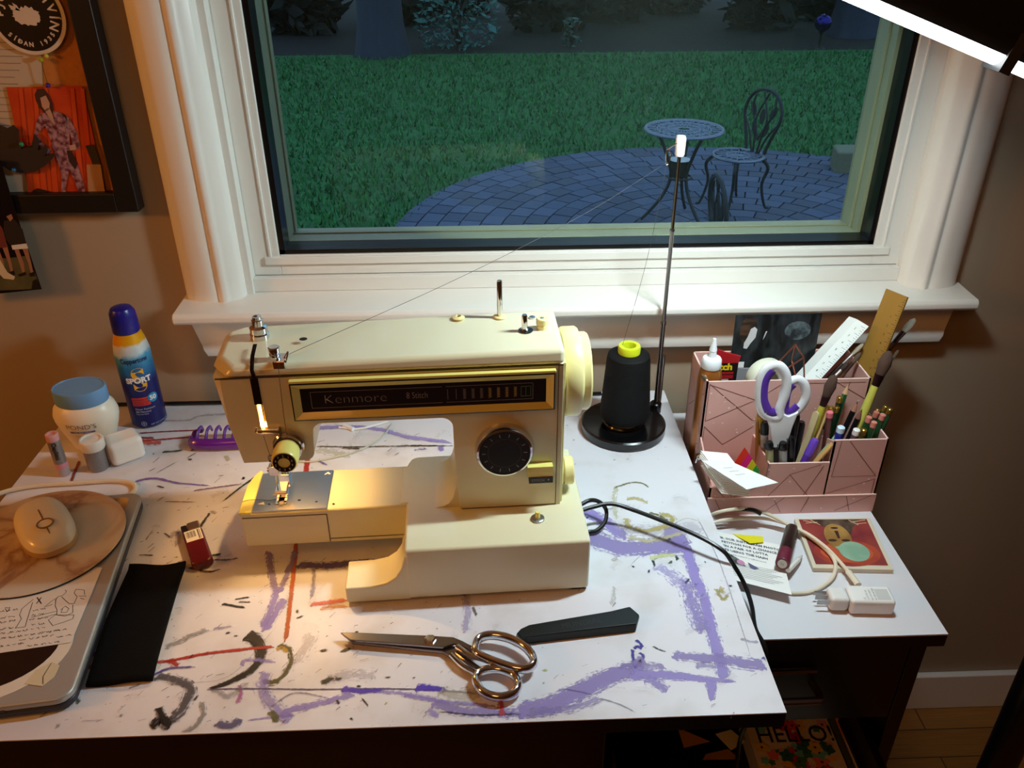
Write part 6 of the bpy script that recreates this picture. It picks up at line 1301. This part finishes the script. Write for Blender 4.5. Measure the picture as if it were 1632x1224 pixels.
# white wall charger
ch = SPx(1383, 966); ca = math.radians(-4)
wc = thing('wall_charger', 'white USB wall charger with printed label and metal prongs', 'charger', ch, ca)
b = MB(); b.box((-.026, -.015, 0), (.024, .013, .021)); b.build('charger_body', mat('#eeeeec', .3, coat=.2), wc, bevel=.004, seg=4, local=True)
b = MB(); b.box((-.048, -.012, .001), (-.0262, .012, .020)); b.build('plug_body', mat('#e4e4e2', .3), wc, bevel=.005, seg=4, local=True)
for yy_ in (-.008, .0, .007): 
    b = MB(); b.box((-.062, yy_-.0006, .009), (-.048, yy_+.0006, .015)); b.build('prong', mat('#b0b0ae', .3, .9), wc, local=True)
b = MB(); b.mat(GREYINK); 
for k in range(4): b.text(('AC ADAPTER', 'IN 100-240V', 'OUT 5V 2A', 'CE')[k], .0032, (lambda k: (lambda x, y: (-.010-y-.0042*k+.012, -.012+x, .0213)))(k), res=1)
b.mat(mat('#c9c9c7', .5)); b.box((.004, -.011, .0211), (.019, .006, .0212)); b.build('printed_label', None, wc, local=True, smooth=False)
WC = mat('#e2d9c4', .5, vary=.03)
def sz(u, v, h): return PZ(u, v, S+h)
cord('cable', 'white charger cable looping over the tile to the wall charger', [sz(1120, 826, .012), sz(1150, 815, .030), sz(1190, 811, .030), sz(1225, 820, .022), sz(1260, 838, .014), sz(1290, 853, .0135), sz(1320, 876, .0125), sz(1345, 903, .010), sz(1355, 915, .009)], .0024, WC, 'cable')
cord('cable', 'white cable making a wide loop below the tile', [sz(1128, 836, .004), sz(1160, 828, .010), sz(1215, 826, .012), sz(1262, 838, .010), sz(1300, 862, .0105), sz(1325, 885, .0105), sz(1332, 905, .009), sz(1322, 926, .004), sz(1295, 942, .0028), sz(1262, 945, .0028), sz(1235, 936, .0028)], .0024, WC, 'cable')
o = MB().tube([sz(1352, 911, .009), sz(1368, 932, .010)], .0040, 12, smooth=False, flat=.7).build('cable_plug', WC, loc=sz(1360, 922, 0)); tag(o, 'white cable plug entering the wall charger', 'plug')
o = MB().tube([sz(1176, 811, .0302), sz(1200, 813, .0285), sz(1213, 819, .0255)], .0029, 12).build('cable_sleeve', BLACK, loc=sz(1195, 813, 0)); tag(o, 'black sleeve wrapped round the white cable by the organizer', 'cable sleeve')
# flyer
zf = S+.010; fq = [PZ(*p, zf) for p in ((1090, 842), (1150, 850), (1262, 908), (1258, 948), (1150, 925), (1105, 910))]
fyr = thing('flyer', 'white printed flyer lying half under the desk corner', 'flyer', PZ(1200, 900, S+.004))
LF = [PZ(*p, zf) for p in ((1120, 850), (1245, 868), (1262, 948), (1140, 918))]; LF[0].z -= .004; LF[1].z -= .006; 
zz0 = .009
FQ = [PZ(1118, 842, S+.004), PZ(1242, 868, S+.004), PZ(1262, 948, S+.013), PZ(1130, 914, S+.013)]
b = MB(); b.mat(PAPER); b.add(FQ+[p-Vector((0, 0, .0005)) for p in FQ], [(0, 3, 2, 1), (4, 5, 6, 7), (0, 1, 5, 4), (1, 2, 6, 5), (2, 3, 7, 6), (3, 0, 4, 7)]); ff = quadf(FQ, .0004)
b.mat(mat('#5a6276', .6)); 
fex = (FQ[1]-FQ[0]); fl_ = fex.length; 
for k, tx in enumerate(('ENTER OUR INSTAGRAM PHOTO', 'COMPETITION FOR A CHANCE', 'TO WIN A PAIR OF LOTTA', 'SHORTS USING THE HASH')):
    b.text(tx, .0072, (lambda k: (lambda x, y: ff(.10+x/fl_, .13+.085*k-y*9)))(k), res=1, weight=.0002, narrow=.80)
b.mat(GREYINK); b.text('#LOTTAFROMSTOCKHOLM', .0046, lambda x, y: ff(.18+x/fl_, .47-y*9), res=1)
for k in range(9): strip(b, [(.30+.02*(k % 2), .62+.035*k), (.93-.06*(k % 3), .60+.035*k)], .006, quadf(FQ, .0005))
b.mat(mat('#3c4044', .5, hex2='#8f9498', scale=120)); b.flat([(.02, .38), (.16, .36), (.42, .53), (.50, .66), (.04, .66)][::-1], quadf(FQ, .0006)); b.mat(mat('#c88ab0', .5)); b.flat(ellipse(.44, .60, .05, .05, 16)[::-1], quadf(FQ, .0007)); b.mat(mat('#5d5a80', .5)); b.flat([(.53, .56), (.66, .64), (.60, .68), (.55, .66)][::-1], quadf(FQ, .0007))
b.build('flyer_sheet', None, fyr, smooth=False)
YQ = [SPx(1168, 851, .0048), SPx(1216, 855, .0055), SPx(1217, 864, .007), SPx(1196, 866, .008)]
b = MB(); b.mat(mat('#e6dc1e', .6)); b.add(YQ+[p-Vector((0, 0, .0004)) for p in YQ], [(0, 3, 2, 1), (4, 5, 6, 7), (0, 1, 5, 4), (1, 2, 6, 5), (2, 3, 7, 6), (3, 0, 4, 7)])
tag(b.build('sticky_note', None, loc=YQ[3], smooth=False), 'bright yellow sticky note slip behind the flyer', 'sticky note')
# lipstick lying down
p0 = sz(1262, 843, .010); p1 = sz(1247, 898, .021)
def lipst(o, Ln):
    MB().lathe([(.0001, 0), (.0078, 0), (.0082, .001), (.0082, Ln*.68)], 28).build('lipstick_cap', mat('#120c0e', .3), o, local=True)
    b = MB(); b.mat(mat('#6a2438', .3)); b.lathe([(.0084, Ln*.68), (.0084, Ln), (.0078, Ln+.001), (.0001, Ln+.001)], 28); b.build('lipstick_base', None, o, local=True)
    b = MB(); b.mat(mat('#d8d4cc', .5)); b.lathe([(.0001, Ln+.0011), (.0056, Ln+.0012), (.0056, Ln+.0018), (.0001, Ln+.0018)], 24); b.mat(GREYINK); b.text('N', .005, lambda x, y: (x, y, Ln+.002), align='CENTER', res=1); b.build('shade_sticker', None, o, local=True)
stick('lipstick', 'black and burgundy lipstick tube lying on the flyer', 'lipstick', p1, p0, lipst)
stick('brow_pencil', 'white pencil with a dark tip beside the lipstick', 'pencil', sz(1279, 885, .0045), sz(1256, 909, .0135), pencil('#e8e6e0', .0034, '#d8d4cc', '#22283a'))

#====================================================================== PICTURES ON THE WALL
fr = thing('pin_board', 'black framed cork pin board on the left of the window', 'pin board', (-.6, -.01, 1.045))
BF = mat('#0d0b0b', .45)
FX1, FZ0 = -.4200, 1.0440
b = MB(); b.box((FX1-.028, -.024, FZ0), (FX1, -.001, 1.75)); b.box((-.95, -.024, FZ0), (FX1-.028, -.001, FZ0+.026)); b.box((-.95, -.024, 1.724), (FX1-.028, -.001, 1.75)); b.box((-.978, -.024, FZ0), (-.95, -.001, 1.75)); b.build('frame', BF, fr, bevel=.002)
b = MB(); b.box((-.95, -.008, FZ0+.026), (FX1-.028, -.001, 1.724)); b.build('cork_sheet', mat('#b5722e', .9, vary=.2, scale=160, bump=.4), fr)
def wy_(y): return lambda u, v: PY(u, v, y)
def wpoly(b, pts, y, m): b.mat(m); P_ = [PY(*p, y) for p in pts]; b.add(P_, [list(range(len(P_)))[::-1]])
def wquad(name, label, cat, pts, y, m, extra=None, th_=.0006, group=None):
    P_ = [PY(*p, y) for p in pts]; n = len(P_); b = MB(); b.mat(m); b.add(P_+[p+Vector((0, th_, 0)) for p in P_], [list(range(n))[::-1], list(range(n, 2*n))]+[(i, (i+1) % n, n+(i+1) % n, n+i) for i in range(n)])
    if extra: extra(b)
    o = b.build(name, None, loc=P_[0], smooth=False); return tag(o, label, cat, group)
def e_paper(b):
    b.mat(mat('#7a7266', .7)); r9 = random.Random(2)
    for k in range(16):
        v = 45+k*11; strip(b, [(PY(-40, v, -.0092).x, PY(-40, v, -.0092).z), (PY(30+r9.uniform(-12, 6)+max(0, (120-v)*.1), v, -.0092).x, PY(0, v, -.0092).z-.001)], .0008, lambda x, z: (x, -.0095, z))
wquad('paper_sheet', 'pale printed paper pinned behind the round badge', 'paper', [(-60, 20), (62, 20), (68, 138), (18, 150), (38, 265), (50, 330), (-60, 335)], -.0090, mat('#b9ab98', .8), e_paper)
SATIN = mat('#5c1f2c', .5, hex2='#a8808a', scale=170)
def e_photo(b):
    yv = -.0118
    for u in (30, 52, 70, 112, 128): wpoly(b, [(u, 141), (u+6, 141), (u+24, 312), (u+15, 312)], yv, mat('#c8461c', .5))
    yv -= .0002; sk = mat('#b98f78', .6)
    wpoly(b, [(55, 150), (60, 142), (70, 141), (77, 150), (84, 166), (85, 178), (80, 184), (72, 182), (62, 170), (57, 160)], yv, mat('#3a1812', .7))
    yv -= .0002; wpoly(b, [(64, 156), (73, 152), (79, 164), (79, 174), (73, 178), (67, 170)], yv, sk)
    wpoly(b, [(71, 174), (79, 172), (84, 184), (90, 204), (84, 196), (76, 186)], yv, sk)
    yv -= .0002
    wpoly(b, [(64, 180), (74, 180), (88, 204), (84, 176), (98, 180), (106, 186), (110, 200), (112, 238), (86, 242), (80, 222), (72, 200)], yv, SATIN)
    wpoly(b, [(98, 180), (110, 188), (122, 210), (128, 236), (118, 240), (112, 214), (104, 200)], yv, SATIN); wpoly(b, [(64, 180), (72, 200), (66, 206), (60, 216), (70, 232), (82, 240), (76, 246), (62, 236), (54, 218), (58, 194)], yv, SATIN)
    wpoly(b, [(86, 240), (112, 238), (124, 262), (134, 296), (138, 320), (128, 320), (120, 290), (110, 272), (104, 300), (108, 318), (98, 308), (98, 280), (92, 258)], yv, SATIN)
    wpoly(b, [(106, 240), (114, 240), (124, 262), (120, 270), (110, 258)], yv-.0001, mat('#2a1418', .6)); wpoly(b, [(110, 232), (120, 230), (122, 238), (112, 240)], yv-.0001, sk)
    wpoly(b, [(52, 304), (60, 300), (132, 318), (134, 322), (53, 321)], yv, mat('#160e0c', .6)); wpoly(b, [(136, 232), (150, 230), (162, 268), (150, 268)], yv, mat('#2c2420', .6)); wpoly(b, [(138, 262), (160, 262), (170, 323), (142, 323)], yv, mat('#b0835a', .6))
wquad('pinned_photo', 'colour photo of a person in a patterned satin suit before orange curtains', 'photo', [(10, 139), (131, 137), (172, 324), (50, 322)], -.0110, mat('#b43216', .45, hex2='#c84c18', scale=20), e_photo)
# round badge
cb_ = PY(43, 24, -.013); rbx = (PY(105, 40, -.013)-cb_).length*1.02
bd = thing('round_badge', 'round black and white badge with an island shape pinned on the board', 'badge', cb_)
b = MB(); RY = Matrix.Translation(cb_) @ Matrix.Rotation(PI/2, 4, 'X'); R0 = .0455
b.mat(mat('#cdbfae', .5)); b.lathe([(.0001, -.001), (R0, -.001), (R0, .0010), (.0001, .0011)], 56, RY); b.mat(mat('#0d0807', .4)); b.lathe([(R0*.90, .0012), (.0001, .0013)], 56, RY, cap=False)
def bfn(x, y): return Vector((cb_.x+x, cb_.y-.0016, cb_.z+y))
b.mat(mat('#cdbfae', .5)); ri = random.Random(4)
b.flat([(.0155*(1+.10*ri.uniform(-1, 1))*math.cos(a_)*1.05, -.001+.0105*(1+.18*ri.uniform(-1, 1))*math.sin(a_)+.003*math.cos(a_)*0) for a_ in [2*PI*k/46 for k in range(46)]], bfn)
b.flat([(-.016, .006), (-.006, .005), (-.008, .011), (-.013, .014), (-.012, .010), (-.018, .012)], bfn)
def arctext(b, s_, size, R_, a_start, da, inward):
    for i, chh in enumerate(s_):
        a_ = a_start+da*i
        ca_, sa_ = math.cos(a_), math.sin(a_)
        if inward: fn = lambda x, y, ca_=ca_, sa_=sa_: bfn(R_*ca_+x*sa_+y*ca_, R_*sa_-x*ca_+y*sa_)
        else: fn = lambda x, y, ca_=ca_, sa_=sa_: bfn(R_*ca_-x*sa_-y*ca_, R_*sa_+x*ca_-y*sa_)
        b.text(chh, size, fn, align='CENTER', res=2, weight=.0003)
arctext(b, 'ÞJÓÐVINNIVÍN', .0150, R0*.70, math.radians(175), -math.radians(18), True); arctext(b, 'SÍÐAN 1935', .0072, R0*.74, math.radians(-140), math.radians(11), False)
b.build('badge_face', None, bd, smooth=False)
def pin(u, v, hexc, label, y=-.016, r=.0032):
    p = PY(u, v, y); o = thing('bead_pin', label, 'pin', p); MB().sphere(p, r, 14).build('pin_head', mat(hexc, .25), o); MB().tube([p, (p.x, -.0085, p.z)], .0006, 6, smooth=False).build('pin_shaft', CHROME, o)
pin(65, 95, '#a8a01e', 'yellow bead pin just under the round badge'); pin(74, 89, '#c0b83a', 'pale yellow bead pin touching the badge edge', r=.0026); pin(76, 136, '#3a1a78', 'purple bead pin at the top of the orange photo')
cord('bead_chain', 'tiny beaded chain hanging between yellow and purple pins', [PY(66, 97, -.0165), PY(69, 110, -.0165), PY(73, 124, -.0165), PY(76, 134, -.0165)], .0005, mat('#7a6a3a', .4, .8), 'chain')
# dark claw shaped ornament
cq = [(-30, 190), (0, 200), (10, 205), (20, 200), (28, 208), (28, 228), (34, 238), (50, 232), (54, 214), (60, 222), (60, 240), (68, 236), (72, 230), (75, 240), (70, 250), (80, 246), (85, 244), (84, 252), (72, 264), (56, 274), (38, 276), (16, 272), (0, 262), (-30, 250)]
wquad('wall_ornament', 'dark claw shaped cut-out ornament overlapping the orange photo', 'ornament', cq, -.0175, mat('#2a211e', .5, vary=.1), th_=.003)
pin(34, 230, '#1c8a5a', 'green bead pin on the dark claw ornament', y=-.0215, r=.003); pin(22, 271, '#1c5a8a', 'teal blue bead pin under the dark claw ornament', y=-.0215, r=.0028)
def e_clip(b):
    yv = -.0285-.0003; sk = mat('#9a6a50', .6)
    wpoly(b, [(-20, 405), (8, 412), (40, 408), (58, 440), (64, 460), (-20, 464)], yv, mat('#5a5434', .6, hex2='#4a4a2c', scale=40)); wpoly(b, [(52, 448), (58, 444), (66, 461), (50, 462)], yv-.0001, mat('#15100f', .5))
    for (o1, o2, jersey, shorts) in ((0, 0, '#1a1214', '#d8d4cc'), (-32, -2, '#6a2c24', '#6a2c24')):
        s = lambda pts: [(u+o1, v+o2) for u, v in pts]
        wpoly(b, s([(10, 345), (18, 341), (21, 348), (16, 353)]), yv-.0003, sk); wpoly(b, s([(6, 352), (24, 350), (36, 366), (42, 388), (18, 392), (6, 378)]), yv-.0002, mat(jersey, .6)); wpoly(b, s([(18, 391), (42, 388), (45, 396), (20, 398)]), yv-.0003, mat(shorts, .6))
        wpoly(b, s([(23, 398), (30, 398), (38, 420), (40, 434), (36, 436), (31, 420)]), yv-.0002, sk); wpoly(b, s([(36, 397), (44, 396), (50, 420), (53, 434), (49, 436), (45, 420)]), yv-.0002, sk)
        wpoly(b, s([(28, 438), (40, 433), (42, 438), (32, 441)]), yv-.0003, mat('#14100f', .5)); wpoly(b, s([(46, 436), (54, 433), (56, 440), (48, 441)]), yv-.0003, mat('#14100f', .5))
    for k in range(3): P_ = PY(14+k, 366+7*k, yv-.0006); b.mat(mat('#a03a50', .6)); b.text(('THE', 'TEAM', 'CLUB')[k] if k < 0 else '', .004, lambda x, y: (P_.x+x, P_.y, P_.z+y))
    wpoly(b, [(-20, 404), (-6, 404), (12, 434), (24, 441), (22, 446), (6, 444), (-12, 425)], yv-.0006, mat('#cfc3a4', .6))
wquad('magazine_cutting', 'glossy cutting of footballers in shorts hanging below the board', 'magazine cutting', [(-60, 250), (0, 255), (24, 336), (66, 461), (-60, 474)], -.0285, mat('#120c0d', .3), e_clip, th_=.001)
